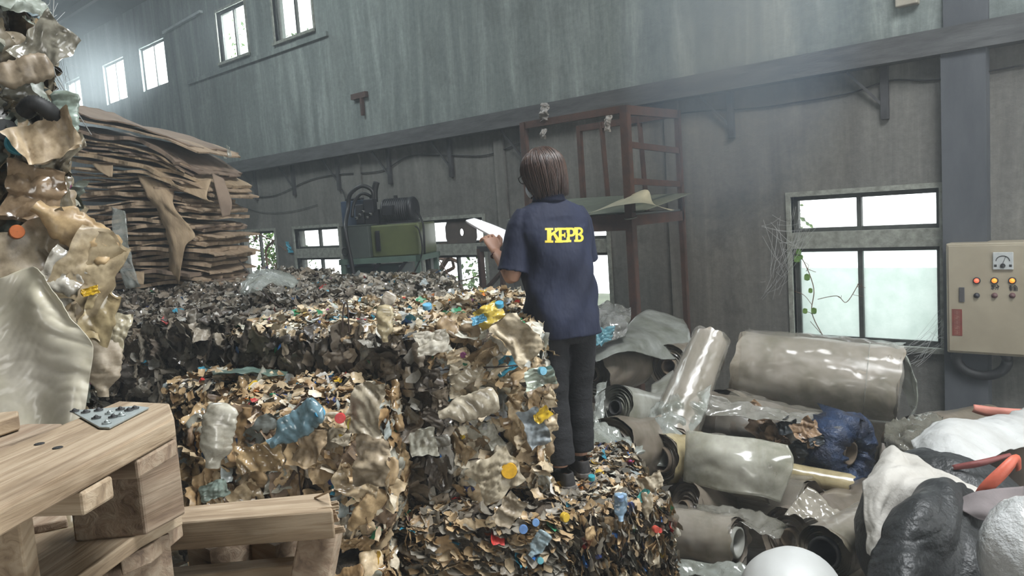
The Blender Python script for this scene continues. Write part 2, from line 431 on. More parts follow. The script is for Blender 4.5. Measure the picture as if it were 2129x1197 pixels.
shrub(-16.3, WY + 1.8, 1.4, .9, 3, 'overexposed bush outside the leftmost low window')
shrub(-17.5, WY + 3.0, 6.0, 1.4, 4, 'tree crown seen through the upper windows')
# vines and dead twigs climbing into windows
def vine(name, pts, label, seed, leafs=4, r=.006, mat=None, cat='vine', branch=5, blen=.25):
    rg = random.Random(seed); root = empty(name, pts[0], 0, label, cat); c = crv(pts, 6); m = MB().tube(c, r, 5)
    for _ in range(branch):
        p = rg.choice(c); q = p + Vector((rg.uniform(-1, 1), rg.uniform(-.15, .15), rg.uniform(-.8, .8))) * blen
        mid = p.lerp(q, .5) + Vector((rg.uniform(-.04, .04), 0, rg.uniform(-.04, .04))); m.tube(crv([p, mid, q], 4), r * .6, 4)
    m.build('stem', mat or M_TWIG, root)
    for _ in range(leafs):
        p = rg.choice(c) + Vector((rg.uniform(-.06, .06), -.03, rg.uniform(-.06, .06))); s = rg.uniform(.025, .045)
        v = [p + Vector((math.cos(a) * s * (1 if k % 2 else .8), .004 * math.sin(3 * a), math.sin(a) * s)) for k, a in enumerate([i * math.pi / 4 for i in range(8)])]
        v = v + [q + Vector((0, .002, 0)) for q in v]
        mesh_obj('leaf', v, [tuple(range(8)), tuple(range(15, 7, -1))] + [(i, (i+1)%8, 8+(i+1)%8, 8+i) for i in range(8)], M_LEAF, root, False)
Yw = WY + .02
vine('climbing_vine', [PY(1652, 520, Yw), PY(1672, 545, Yw), PY(1692, 600, Yw), PY(1688, 650, Yw), PY(1712, 700, Yw)], 'thin vine with green leaves hanging at the left of the right window', 5, 7, .005, None, 'vine', 7, .2)
vine('climbing_vine', [PY(1700, 622, Yw), PY(1740, 615, Yw), PY(1760, 628, Yw), PY(1785, 590, Yw)], 'curling leafless vine across the lower left pane of the right window', 6, 0, .004, None, 'vine', 4, .1)
vine('dry_branch', [PY(548, 600, Yw), PY(556, 560, Yw), PY(553, 520, Yw), PY(570, 500, Yw)], 'dead branch standing in the leftmost low window', 7, 0, .022, None, 'branch', 8, .5)
vine('dry_branch', [PY(530, 480, Yw), PY(534, 495, Yw), PY(522, 503, Yw)], 'small dead twig at the top of the leftmost low window', 8, 0, .014, None, 'branch', 5, .35)
for k, (pts, lb) in enumerate([([PY(930, 620, Yw + .4), PY(915, 570, Yw + .4), PY(935, 530, Yw + .4)], 'brown dead palm stem outside the window behind the notepad'),
                               ([PY(900, 520, Yw), PY(940, 580, Yw), PY(985, 620, Yw)], 'long bare twig crossing the window behind the notepad from top left'),
                               ([PY(895, 575, Yw), PY(950, 585, Yw), PY(998, 572, Yw)], 'bare twig lying level across the window behind the notepad')]):
    vine('dry_branch', pts, lb, 20 + k, 0, .05 if k == 0 else .009, None, 'branch', 14 if k == 0 else 6, .35)

# ------------------------------------------------------------------ fittings on the wall
BR = [(-13.9, 'first', 'bracket nearest the cardboard'), (-12.55, '', ''), (-11.15, '', ''), (-9.76, '', ''), (-8.33, '', ''), (-6.9, '', ''), (-3.88, '', ''), (-2.31, '', '')]
BL = ['dark steel bracket under the ledge, farthest left by the cardboard stack', 'dark steel bracket under the ledge, second from the cardboard stack',
      'dark steel bracket under the ledge above the blue drum', 'dark steel bracket under the ledge above the black electric motor',
      'dark steel bracket under the ledge above the window behind the notepad', 'dark steel bracket under the ledge left of the head of the person',
      'dark steel bracket under the ledge, in the bluish haze right of the rack', 'dark steel bracket under the ledge above the right window']
for (x, _, _), lb in zip(BR, BL):
    root = empty('steel_bracket', (x, WY, 3.0), 0, lb, 'bracket', 'brackets under the wall ledge')
    L = .56 if x < -5 else .50
    MB().box((x - .035, WY - .05, 3.47 - L), (x + .035, WY, 3.47)).build('upright', M_DSTEEL, root, bevel=.004)
    MB().bar((x - .01, WY - .03, 3.47 - L * .75), (x - .32, WY - .10, 3.46), .025).build('strut', M_DSTEEL, root)
def cable(name, pts, label, r=.008, mat=None, cat='cable', group=None, n=8):
    return tag(MB().tube(crv(pts, n), r, 6).build(name, mat or M_CABLE, None, True), label, cat, group)
yc = WY - .02
cable('hanging_cable', [PY(470, 400, yc), PY(560, 408, yc), PY(640, 375, yc), PY(700, 362, yc), PY(790, 355, yc), PY(850, 325, yc), PY(930, 322, yc), PY(1010, 322, yc), PY(1085, 295, yc)], 'black cable sagging along the wall left of the person, under the ledge')
cable('hanging_cable', [PY(1300, 262, yc), PY(1420, 235, yc), PY(1560, 225, yc), PY(1640, 215, yc), PY(1760, 195, yc), PY(1850, 168, yc), PY(1950, 165, yc), PY(2129, 135, yc)], 'black cable running along the wall above the right window')
cable('hanging_cable', [PY(480, 420, yc), PY(540, 440, yc), PY(600, 440, yc), PY(660, 425, yc)], 'thin slack cable on the wall above the leftmost low window', .005)
cable('hanging_cable', [PY(700, 365, yc), PY(712, 395, yc), PY(722, 425, 7.0)], 'short cable running down from the wall bracket to the blue drum', .012)
for px, py0, py1 in ((1413, 450, 700),):
    tag(MB().bar(PY(px, py0, WY - .03), PY(px + 22, py1, WY - .03), .03).build('wall_conduit', M_DSTEEL), 'thin dark conduit running down the wall right of the rack', 'pipe')
tag(MB().bar(PY(340, 68, WY - .04), PY(418, 24, WY - .04), .07, .05).build('tube_light_batten', pm('dull_white_metal', (.40, .44, .44), (.25, .28, .28), 5, .5, .1)), 'pale unlit strip light fixed to the upper wall between upper windows', 'lamp')
vr = MB(); c0 = PY(752, 205, WY); vr.box((c0.x - .2, WY - .07, c0.z), (c0.x + .18, WY, c0.z + .09)); vr.bar((c0.x + .05, WY - .04, c0.z), (c0.x + .05, WY - .04, c0.z - .28), .05)
tag(vr.build('rusty_hanger', M_RUST), 'small rusty hanger high on the wall above the motor', 'bracket')
c0 = PY(1888, 0, WY); jb = MB().box((c0.x - .09, WY - .09, c0.z - .06), (c0.x + .10, WY, c0.z + .30))
tag(jb.build('junction_box', pm('cream_box', (.34, .31, .25), (.22, .2, .16), 7, .6, .1), bevel=.01), 'small cream box on the wall at the top edge above the right window', 'box')
# torn blue scrap stuck on the wall
c0 = PY(600, 513, WY - .01); v = []; rg = random.Random(4)
for j in range(7):
    for i in range(4):
        v.append((c0.x + (i - 1.5) * .045 + j * .016 + rg.uniform(-.015, .015), WY - .02 - rg.uniform(0, .03), c0.z + .10 - j * .035))
so = mesh_obj('torn_sticker', v, [(j*4+i, j*4+i+1, (j+1)*4+i+1, (j+1)*4+i) for j in range(6) for i in range(3)], pm('cyan_plastic', (.06, .38, .48), (.03, .2, .3), 9, .5, .1), None, False)
so.modifiers.new('s', 'SOLIDIFY').thickness = .004
tag(so, 'small torn turquoise scrap on the wall between the two leftmost low windows', 'scrap')

# ------------------------------------------------------------------ electrical cabinet
def control_box():
    x0, x1, z0, z1 = -1.745, -.80, .80, 1.79; y0 = WY - .30
    root = empty('control_cabinet', (x0, WY, z0), 0, 'beige electrical control cabinet with three lit indicator lamps on the right wall', 'cabinet')
    mcab = pm('beige_enamel', (.33, .29, .215), (.27, .235, .17), 3, .5, .05)
    MB().box((x0, y0, z0), (x1, WY - .001, z1)).build('body', mcab, root, bevel=.012)
    MB().box((x0 + .02, y0 - .014, z0 + .02), (x1 - .02, y0, z1 - .02)).build('door', mcab, root, bevel=.006)
    yf = y0 - .014
    def at(px, py):
        p = PY(px, py, yf); return p.x, p.z
    dark = pm('dark_plastic', (.03, .028, .03), (.02, .02, .02), 9, .4, 0)
    for k, px in enumerate((2031, 2068, 2105)):
        x, z = at(px, 583)
        M = axis_matrix(Vector((x, yf, z)), (0, -1, 0))
        rb = MB().lathe([(.030, 0), (.030, .012), (.021, .014), (.021, .006)], 20, M).build('bezel', dark, root, True)
        em, t, b, o = nodes('lit_lens_%d' % k); c = (1.0, .16, .08) if k == 0 else (1.0, .28, .03)
        b.inputs['Base Color'].default_value = (*c, 1); b.inputs['Emission Color'].default_value = (*c, 1); b.inputs['Emission Strength'].default_value = .75 if k == 0 else 1.2
        MB().lathe([(.020, .004), (.020, .018), (.013, .027), (.0005, .030)], 16, M).build('indicator_lamp', em, root, True)
        x, z = at(px, 614); M = axis_matrix(Vector((x, yf, z)), (0, -1, 0))
        c = (.02, .02, .025) if k == 0 else (.10, .045, .045)
        MB().lathe([(.024, 0), (.024, .008), (.017, .010), (.017, .022), (.0005, .024)], 16, M).build('push_button', pm('button_%d' % (k > 0), c, c, 5, .4, 0), root, True)
    x, z = at(2086, 542)
    gw = pm('meter_face', (.45, .47, .46), (.38, .4, .4), 20, .3, 0)
    mo = MB().box((x - .075, yf - .02, z - .075), (x + .075, yf, z + .075)).build('ammeter', gw, root, bevel=.005)
    g = MB(); g.tube([(x + .05 * math.cos(a), yf - .022, z + .0 + .045 * math.sin(a)) for a in [math.pi * k / 12 for k in range(13)]], .003, 5)
    g.bar((x, yf - .022, z - .02), (x + .02, yf - .022, z + .035), .004); g.box((x - .065, yf - .022, z - .05), (x - .045, yf - .02, z - .03)); g.box((x + .045, yf - .022, z - .05), (x + .065, yf - .02, z - .03))
    g.lathe([(.02, 0), (.02, .008), (.001, .009)], 12, axis_matrix(Vector((x, yf - .02, z - .04)), (0, -1, 0)))
    g.build('meter_scale', dark, mo)
    x, z = at(2000, 612)
    MB().box((x - .022, yf - .012, z - .065), (x + .022, yf, z + .065)).build('door_handle', pm('grey_handle', (.12, .115, .12), (.09, .09, .09), 9, .4, 0, .4), root, bevel=.004)
    x, z = at(1990, 670)
    rl = MB().box((x - .040, yf - .003, z - .12), (x + .040, yf, z + .12)).build('red_sticker', pm('faded_red', (.20, .045, .03), (.15, .04, .03), 12, .6, 0), root)
    g = MB(); rg = random.Random(3)
    for j in range(5):
        zz = z + .09 - j * .045
        for q in range(3): g.box((x - .022, yf - .005, zz - .016 + q * .014), (x + .022, yf - .003, zz - .012 + q * .014))
        g.box((x - .003, yf - .005, zz - .018), (x + .003, yf - .003, zz + .018))
        if j % 2: g.bar((x - .02, yf - .004, zz - .018), (x + .018, yf - .004, zz + .015), .004, .002, (0, 1, 0))
    g.build('sticker_characters', pm('worn_print', (.32, .16, .12), (.26, .12, .1), 12, .6, 0), rl)
    # two brush written characters under the lamps
    def strokes(px, py, segs):
        x, z = at(px, py); g = MB()
        for a, b, c, d in segs: g.bar((x + a * .03, yf - .002, z + b * .026), (x + c * .03, yf - .002, z + d * .026), .0055, .003, (0, 1, 0))
        g.build('written_character', dark, root)
    strokes(2069, 597, [(-1, .3, -.1, .3), (-.55, .9, -.55, -.9), (-.55, .1, -1, -.6), (-.5, .1, -.15, -.4), (-.95, .9, -.75, .5), (-.15, .9, -.3, .5), (.2, .9, 0, .2), (.5, .9, 1, .2), (.15, .1, .85, .1), (.8, .1, .65, -.8), (.45, .1, .05, -.8)])
    strokes(2107, 599, [(-1, .8, -.2, .8), (-.6, 1, -.6, -1), (-.95, .4, -.25, .4), (-.95, -.1, -.25, -.1), (-.95, .4, -.95, -.1), (-.25, .4, -.25, -.1), (-1, -.5, -.15, -.5), (.4, 1, 0, .4), (.4, 1, .95, .4), (.15, .3, .15, -.9), (.55, .3, .55, -.9), (.15, .3, .55, .3), (.15, -.1, .55, -.1), (.9, .3, .9, -.9), (.15, -.5, .55, -.5)])
control_box()

# ------------------------------------------------------------------ rusty rack with ladder end
def rack():
    ax, ay = -4.14, 6.30; bx = -5.42; by = 7.28; zt = 3.27
    root = empty('rusty_rack', (ax, ay, 0), 0, 'tall rust brown steel rack with ladder rungs standing right of the person', 'rack')
    zs = PY(1312, 448, ay).z
    for (x, y, w, lb) in ((ax, ay, .075, 0), (ax, by, .05, 0), (bx, ay, .06, 0), (bx, by, .05, 0)):
        m = MB(); m.box((x - w / 2, y - .006 - w/2, 0), (x + w / 2, y - w/2 + .006, zt)); m.box((x + w/2 - .012, y - w / 2, 0), (x + w/2, y + w / 2, zt))
        if w > .07: m.box((x - w/2, y - w/2, 0), (x - w/2 + .012, y + w/2, zt))
        m.build('post', M_RUST, root)
    m = MB(); m.bar((ax, ay, zt - .03), (bx, ay, zt - .03), .05, .07); m.build('top_rail', M_RUST, root)
    m = MB(); m.bar((ax, ay, zt - .04), (ax, by, zt - .04), .05, .085); m.build('top_rail', M_RUST, root)
    m = MB(); m.bar((ax, by, zt - .03), (bx, by, zt - .03), .05, .07); m.build('top_rail', M_RUST, root)
    for py in (299, 376):
        z = PY(1312, py, ay).z; MB().bar((ax, ay, z), (ax, by, z - .05), .03, .06).build('ladder_rung', M_RUST, root)
    m = MB(); m.bar((ax, ay - .01, zs - .06), (bx - .05, ay - .01, zs - .06), .05, .16); m.bar((ax, ay, zs - .05), (ax, by, zs - .05), .05, .10); m.bar((ax, by, zs - .05), (bx, by, zs - .05), .05, .10)
    m.build('shelf_frame', M_RUST, root)
    for t in (.33, .72):
        x = bx + (ax - bx) * t; m = MB(); m.bar((x - .07, by, zs), (x - .11, by, zt), .07, .02); m.build('brace', M_RUST, root)
    MB().box((bx, ay, zs - .01), (ax, by, zs + .02)).build('shelf_board', pm('grey_board', (.12, .13, .12), (.08, .085, .08), 4, .8, .1), root)
    MB().tube([(ax + .06 * math.cos(a), ay + .06 * math.sin(a), zs - .02 + .012 * math.sin(a)) for a in [k * math.pi / 8 for k in range(17)]], .005, 5).build('tie_wire', M_TRIMW, root)
    return zs
ZSH = rack()
def sheet(name, grid, label, cat, mat, amp=.02, res=(24, 24), freq=5, seed=0, thick=.003, group=None, parent=None, fine=.0):
    """a bent sheet through a grid (rows of points), with folds"""
    g = np.array([[list(p) for p in row] for row in grid]); nr, nc = g.shape[:2]; rg = np.random.default_rng(seed)
    def interp(a, n):
        m = a.shape[0]; t = np.linspace(0, m - 1, n); i = np.minimum(t.astype(int), m - 2); f = (t - i)
        p = lambda k: a[np.clip(k, 0, m - 1)]
        f = f.reshape(-1, *([1] * (a.ndim - 1)))
        b, c = p(i), p(i + 1); a0 = np.where((i > 0).reshape(f.shape), p(i - 1), 2*b - c); d0 = np.where((i < m - 2).reshape(f.shape), p(i + 2), 2*c - b)
        return .5 * ((2*b) + (c-a0)*f + (2*a0-5*b+4*c-d0)*f*f + (3*b-a0-3*c+d0)*f**3)
    s = interp(g, res[0]); s = np.swapaxes(interp(np.swapaxes(s, 0, 1), res[1]), 0, 1)
    du = np.gradient(s, axis=0); dv = np.gradient(s, axis=1); nn = np.cross(du, dv); nn /= np.linalg.norm(nn, axis=2)[..., None] + 1e-9
    h = np.zeros(s.shape[:2])
    sw = s + np.sin(s[..., [1, 2, 0]] * freq * .8 + rg.random(3) * 6) * (.9 / freq) + np.sin(s[..., [2, 0, 1]] * freq * 2.1 + rg.random(3) * 6) * (.3 / freq)
    for k in range(7):
        kv = rg.normal(size=3) * freq * (1 + .5 * k); h += (np.abs(np.sin(sw @ kv + rg.random() * 6)) - .6) / (1 + .6 * k)
    s = s + nn * (h * amp)[..., None]
    if fine: s = s + rg.normal(size=s.shape) * fine
    v = s.reshape(-1, 3); a, b = res
    f = [(i*b+j, i*b+j+1, (i+1)*b+j+1, (i+1)*b+j) for i in range(a-1) for j in range(b-1)]
    o = mesh_obj(name, v, f, mat, parent)
    o.modifiers.new('s', 'SOLIDIFY').thickness = thick
    if label: tag(o, label, cat, group)
    return o
M_GREENSH = pm('faded_green_sheet', (.16, .19, .15), (.11, .13, .11), 4, .6, .1)
zt = ZSH + .022
sheet('metal_sheet', [[(-5.75, 6.28, zt + .004), (-5.0, 6.28, zt + .004), (-4.4, 6.28, zt + .005), (-4.0, 6.28, zt + .01)], [(-5.75, 7.25, zt + .20), (-5.0, 7.25, zt + .19), (-4.4, 7.25, zt + .17), (-3.98, 7.25, zt + .16)]], 'flat grey green sheet lying on the shelf of the rusty rack', 'sheet', M_GREENSH, .001)
M_PALESH = pm('pale_bent_sheet', (.40, .40, .31), (.28, .29, .23), 5, .5, .1)
sheet('metal_sheet', [[PY(1215, 446, 6.20), PY(1262, 432, 6.15), PY(1305, 424, 6.1), PY(1345, 422, 6.1), PY(1395, 437, 6.15)],
                      [PY(1225, 444, 6.30), PY(1290, 415, 6.30), PY(1344, 394, 6.30), PY(1360, 424, 6.34), PY(1402, 436, 6.4)]], 'bent pale green sheet sticking out of the shelf of the rusty rack', 'sheet', M_PALESH, .002)
# leaning red brown frame beside the notepad and low bench frame
def bench_frame():
    y = 7.3; root = empty('steel_bench_frame', PY(1030, 620, y) - Vector((0, 0, 0)), 0, 'red brown steel frame with diagonal brace standing left of the person', 'frame')
    A, B = PY(998, 517, y), PY(1085, 517, y); M_ = M_RUST; zb = 0
    MB().bar(A + Vector((-.03, 0, 0)), B, .06, .07).build('top_rail', M_DSTEEL, root)
    MB().bar(A, Vector((A.x + .02, y, 0)), .085, .05).build('leg', M_, root); MB().bar(PY(1040, 520, y), Vector((PY(1050, 610, y).x, y, 0)), .05, .05).build('leg', M_, root)
    MB().bar(PY(1003, 610, y), PY(1048, 560, y), .06, .04).build('brace', M_, root)
    MB().bar(PY(1190, 460, y), Vector((PY(1226, 640, y).x, y, 0)), .07, .05).build('leg', M_, root)
    MB().bar(B, PY(1200, 517, y), .06, .07).build('top_rail', M_DSTEEL, root)
bench_frame()
# brown board with a hole filling the upper right pane of the window behind the notepad
pb = MB(); c = PY(962, 489, WY + .05); n_ = 24; out = []; inn = []
x0, x1, z0, z1 = c.x - .36, c.x + .30, 1.93, 2.24
for k in range(n_):
    a = 2 * math.pi * k / n_ ; ca, sa = math.cos(a), math.sin(a); s = 1 / max(abs(ca) / .33, abs(sa) / .165)
    out.append((c.x - .02 + ca * s, (z0 + z1) / 2 + sa * s)); inn.append((c.x + ca * .04, (z0 + z1) / 2 + sa * .055))
v = [(x, WY + .03, z) for x, z in out + inn] + [(x, WY + .045, z) for x, z in out + inn]; N2 = 2 * n_
f = [(k, (k+1)%n_, n_+(k+1)%n_, n_+k) for k in range(n_)] + [(N2+n_+k, N2+n_+(k+1)%n_, N2+(k+1)%n_, N2+k) for k in range(n_)] + [(n_+k, n_+(k+1)%n_, N2+n_+(k+1)%n_, N2+n_+k) for k in range(n_)] + [(k, N2+k, N2+(k+1)%n_, (k+1)%n_) for k in range(n_)]
tag(mesh_obj('window_board', v, f, pm('dark_brown_board', (.085, .065, .052), (.05, .04, .033), 6, .8, .1), None, False), 'dark brown board with a round hole in the window behind the notepad', 'board')
# ------------------------------------------------------------------ crushed plastic pieces
def ridged(p, rg, freq, n=5):
    h = np.zeros(len(p)); q = freq * .55
    p = p + np.sin(p[:, [1, 2, 0]] * q + rg.random(3) * 6) * (.6 / freq) + np.sin(p[:, [2, 0, 1]] * q * 2.7 + rg.random(3) * 6) * (.35 / freq)
    b0 = rg.normal(size=3)
    for k in range(n):
        kv = b0 + rg.normal(size=3) * (.35 + .12 * k); kv *= freq * (1 + .6 * k) / np.linalg.norm(kv)
        h += (np.abs(np.sin(p @ kv + rg.random() * 6.28)) - .64) / (1 + .7 * k)
    return h
def grid_faces(a, b, wrap=False):
    return [(i*b+j, i*b+(j+1) % b, (i+1)*b+(j+1) % b, (i+1)*b+j) for i in range(a-1) for j in range(b if wrap else b-1)]
def t_bottle(rg, n=26, m=20):
    """flattened bottle, long axis x, lying in the xy plane, unit length"""
    u = np.linspace(0, 1, n); a = np.linspace(0, 2*np.pi, m, endpoint=False)
    r = np.where(u < .08, .16 + u * 1.0, .235 + .012 * np.sin(u * 60)); r = np.where(u > .68, .24 - (u - .68) / .2 * .15, r); r = np.where(u > .88, .085, r)
    r[0] = .02; x = u - .5; U, A = np.meshgrid(x, a, indexing='ij'); Rr = r[:, None] * np.ones_like(A)
    fl = .22 + .25 * rg.random(); fz = np.where(u > .85, .9, fl)[:, None]
    y = np.cos(A) * Rr * (1.15 - .3 * rg.random()); z = np.sin(A) * Rr * fz
    bend = rg.normal() * .25; tw = rg.normal() * .5
    p = np.stack([U, y, z + bend * U**2], -1).reshape(-1, 3)
    c, s = np.cos(tw * p[:, 0]), np.sin(tw * p[:, 0]); p[:, 1], p[:, 2] = p[:, 1]*c - p[:, 2]*s, p[:, 1]*s + p[:, 2]*c
    p[:, 2] += ridged(p, rg, 9) * .045 + ridged(p, rg, 24, 5) * .012; p[:, 1] += ridged(p, rg, 7) * .03
    return p, grid_faces(n, m, True)
def t_film(rg, n=24):
    """crumpled scrap of film or flattened pack"""
    g = np.linspace(-.5, .5, n); X, Y = np.meshgrid(g, g, indexing='ij'); p = np.stack([X, Y * (.5 + .45 * rg.random()), 0*X], -1).reshape(-1, 3)
    ang = np.arctan2(p[:, 1], p[:, 0]); rad = np.hypot(p[:, 0], p[:, 1])
    k = 1 + .07 * np.sin(3 * ang + rg.random()*6) + .05 * np.sin(7 * ang + rg.random()*6) - .25 * (np.maximum(abs(X), abs(Y)).ravel()*2)**4 * rg.random()
    p[:, 0] *= k; p[:, 1] *= k
    p[:, 2] += ridged(p, rg, 7, 7) * .085 + ridged(p, rg, 18, 5) * .020 + ridged(p, rg, 45, 4) * .006 + rg.normal() * .5 * p[:, 0]**2 + rg.normal() * .6 * p[:, 1]**2
    p[:, 0] += ridged(p, rg, 5) * .03
    return p, grid_faces(n, n)
def t_pack(rg, n=17):
    """folded container: two bent leaves"""
    p, f = t_film(rg, n); q = p.copy(); q[:, 2] = -q[:, 2] * .6 - .09 + .3 * q[:, 0]**2; q[:, 0] *= .9; nb = len(p)
    return np.vstack([p, q]), f + [tuple(i + nb for i in t[::-1]) for t in f]
def t_shard(rg, a=5, b=4):
    g = np.linspace(-.5, .5, a); h = np.linspace(-.5, .5, b) * (.3 + .5 * rg.random()); X, Y = np.meshgrid(g, h, indexing='ij')
    p = np.stack([X, Y * (1 - .8 * abs(X)), .5 * rg.normal() * X**2 + .35 * rg.normal() * Y * X], -1).reshape(-1, 3); p += rg.normal(size=p.shape) * .035
    return p, grid_faces(a, b)
_rg = np.random.default_rng(11)
T_BIG = [t_bottle(_rg) for _ in range(10)] + [t_film(_rg) for _ in range(12)] + [t_pack(_rg) for _ in range(10)]
T_SMALL = [t_shard(_rg) for _ in range(16)] + [t_film(_rg, 6) for _ in range(10)]
class Pile:
    def __init__(s): s.v = []; s.f4 = []; s.c = []; s.n = 0
    def put(s, T, pos, nrm, ang, size, col, zs=1.0):
        p, f = T; nrm = nrm / (np.linalg.norm(nrm) + 1e-9)
        u = np.cross(nrm, (0, 0, 1.0));
        if np.linalg.norm(u) < .1: u = np.cross(nrm, (1.0, 0, 0))
        u /= np.linalg.norm(u); w = np.cross(nrm, u); a = u * math.cos(ang) + w * math.sin(ang); b = np.cross(nrm, a)
        q = (p[:, :1] * a + p[:, 1:2] * b + p[:, 2:3] * nrm * zs) * size + pos
        s.v.append(q); s.f4.append(np.array(f) + s.n); s.n += len(q); s.c.append(np.tile(col, (len(q), 1)))
    def build(s, name, mat, parent, smooth=True):
        v = np.vstack(s.v); f = np.vstack(s.f4); me = bpy.data.meshes.new(name)
        me.vertices.add(len(v)); me.vertices.foreach_set('co', v.ravel())
        me.loops.add(f.size); me.loops.foreach_set('vertex_index', f.ravel().astype(np.int32))
        me.polygons.add(len(f)); me.polygons.foreach_set('loop_start', np.arange(0, f.size, 4, dtype=np.int32)); me.polygons.foreach_set('loop_total', np.full(len(f), 4, dtype=np.int32))
        me.polygons.foreach_set('use_smooth', [smooth] * len(f))
        ca = me.color_attributes.new('tint', 'FLOAT_COLOR', 'POINT'); c = np.ones((len(v), 4)); c[:, :3] = np.vstack(s.c); ca.data.foreach_set('color', c.ravel())
        me.materials.append(mat); me.update(calc_edges=True); me.validate(); o = bpy.data.objects.new(name, me); return link(o, parent)
# colours of the waste itself; the dark set also puts shade into bale sides
PAL = dict(
    beige=[((0.670, 0.559, 0.395), 5), ((0.562, 0.442, 0.284), 4), ((0.455, 0.325, 0.185), 3), ((0.800, 0.728, 0.580), 3), ((0.536, 0.533, 0.469), 2), ((0.295, 0.221, 0.136), 2), ((0.562, 0.598, 0.580), 1), ((0.402, 0.442, 0.494), .5), ((0.800, 0.800, 0.741), 1)],
    tan=[((0.521, 0.380, 0.218), 5), ((0.426, 0.299, 0.164), 4), ((0.616, 0.494, 0.328), 4), ((0.332, 0.218, 0.109), 3), ((0.426, 0.425, 0.371), 2), ((0.651, 0.586, 0.470), 2), ((0.426, 0.483, 0.492), .8), ((0.201, 0.138, 0.087), 2)],
    grey=[((.30, .28, .24), 5), ((.22, .20, .165), 4), ((.36, .32, .26), 3), ((.14, .13, .11), 3), ((.40, .38, .34), 1.5), ((.28, .32, .33), .8)],
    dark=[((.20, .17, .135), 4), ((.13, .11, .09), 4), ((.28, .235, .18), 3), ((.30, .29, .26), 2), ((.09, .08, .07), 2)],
    tower=[((0.272, 0.227, 0.156), 4), ((0.208, 0.160, 0.098), 3), ((0.288, 0.286, 0.238), 3), ((0.160, 0.134, 0.090), 2), ((0.240, 0.277, 0.246), 2), ((0.336, 0.311, 0.238), 2), ((0.080, 0.076, 0.066), 1.5), ((0.192, 0.252, 0.279), .7)])
BRIGHT = [((.03, .14, .42), 3), ((.05, .30, .45), 2), ((.55, .05, .04), 2), ((.62, .42, .03), 1.5), ((.04, .25, .12), 1.5), ((.65, .64, .62), 2), ((.05, .07, .22), 2), ((.60, .20, .04), 1), ((.30, .08, .22), .6)]
def pick(rg, pal):
    w = np.array([b for _, b in pal], float); c = np.array(pal[rg.choice(len(pal), p=w / w.sum())][0]); return c * (.8 + .4 * rg.random())
def smooth_noise(p, k):
    return (np.sin(p[..., 0]*4.1*k+1.3*k)*np.cos(p[..., 2]*5.3*k+p[..., 1]*3.1) + np.sin(p[..., 1]*4.7*k+p[..., 2]*2.9*k+2.1) * .8 + .6*np.sin(p[..., 0]*9.1+p[..., 2]*7.7*k+k)) / 2.4
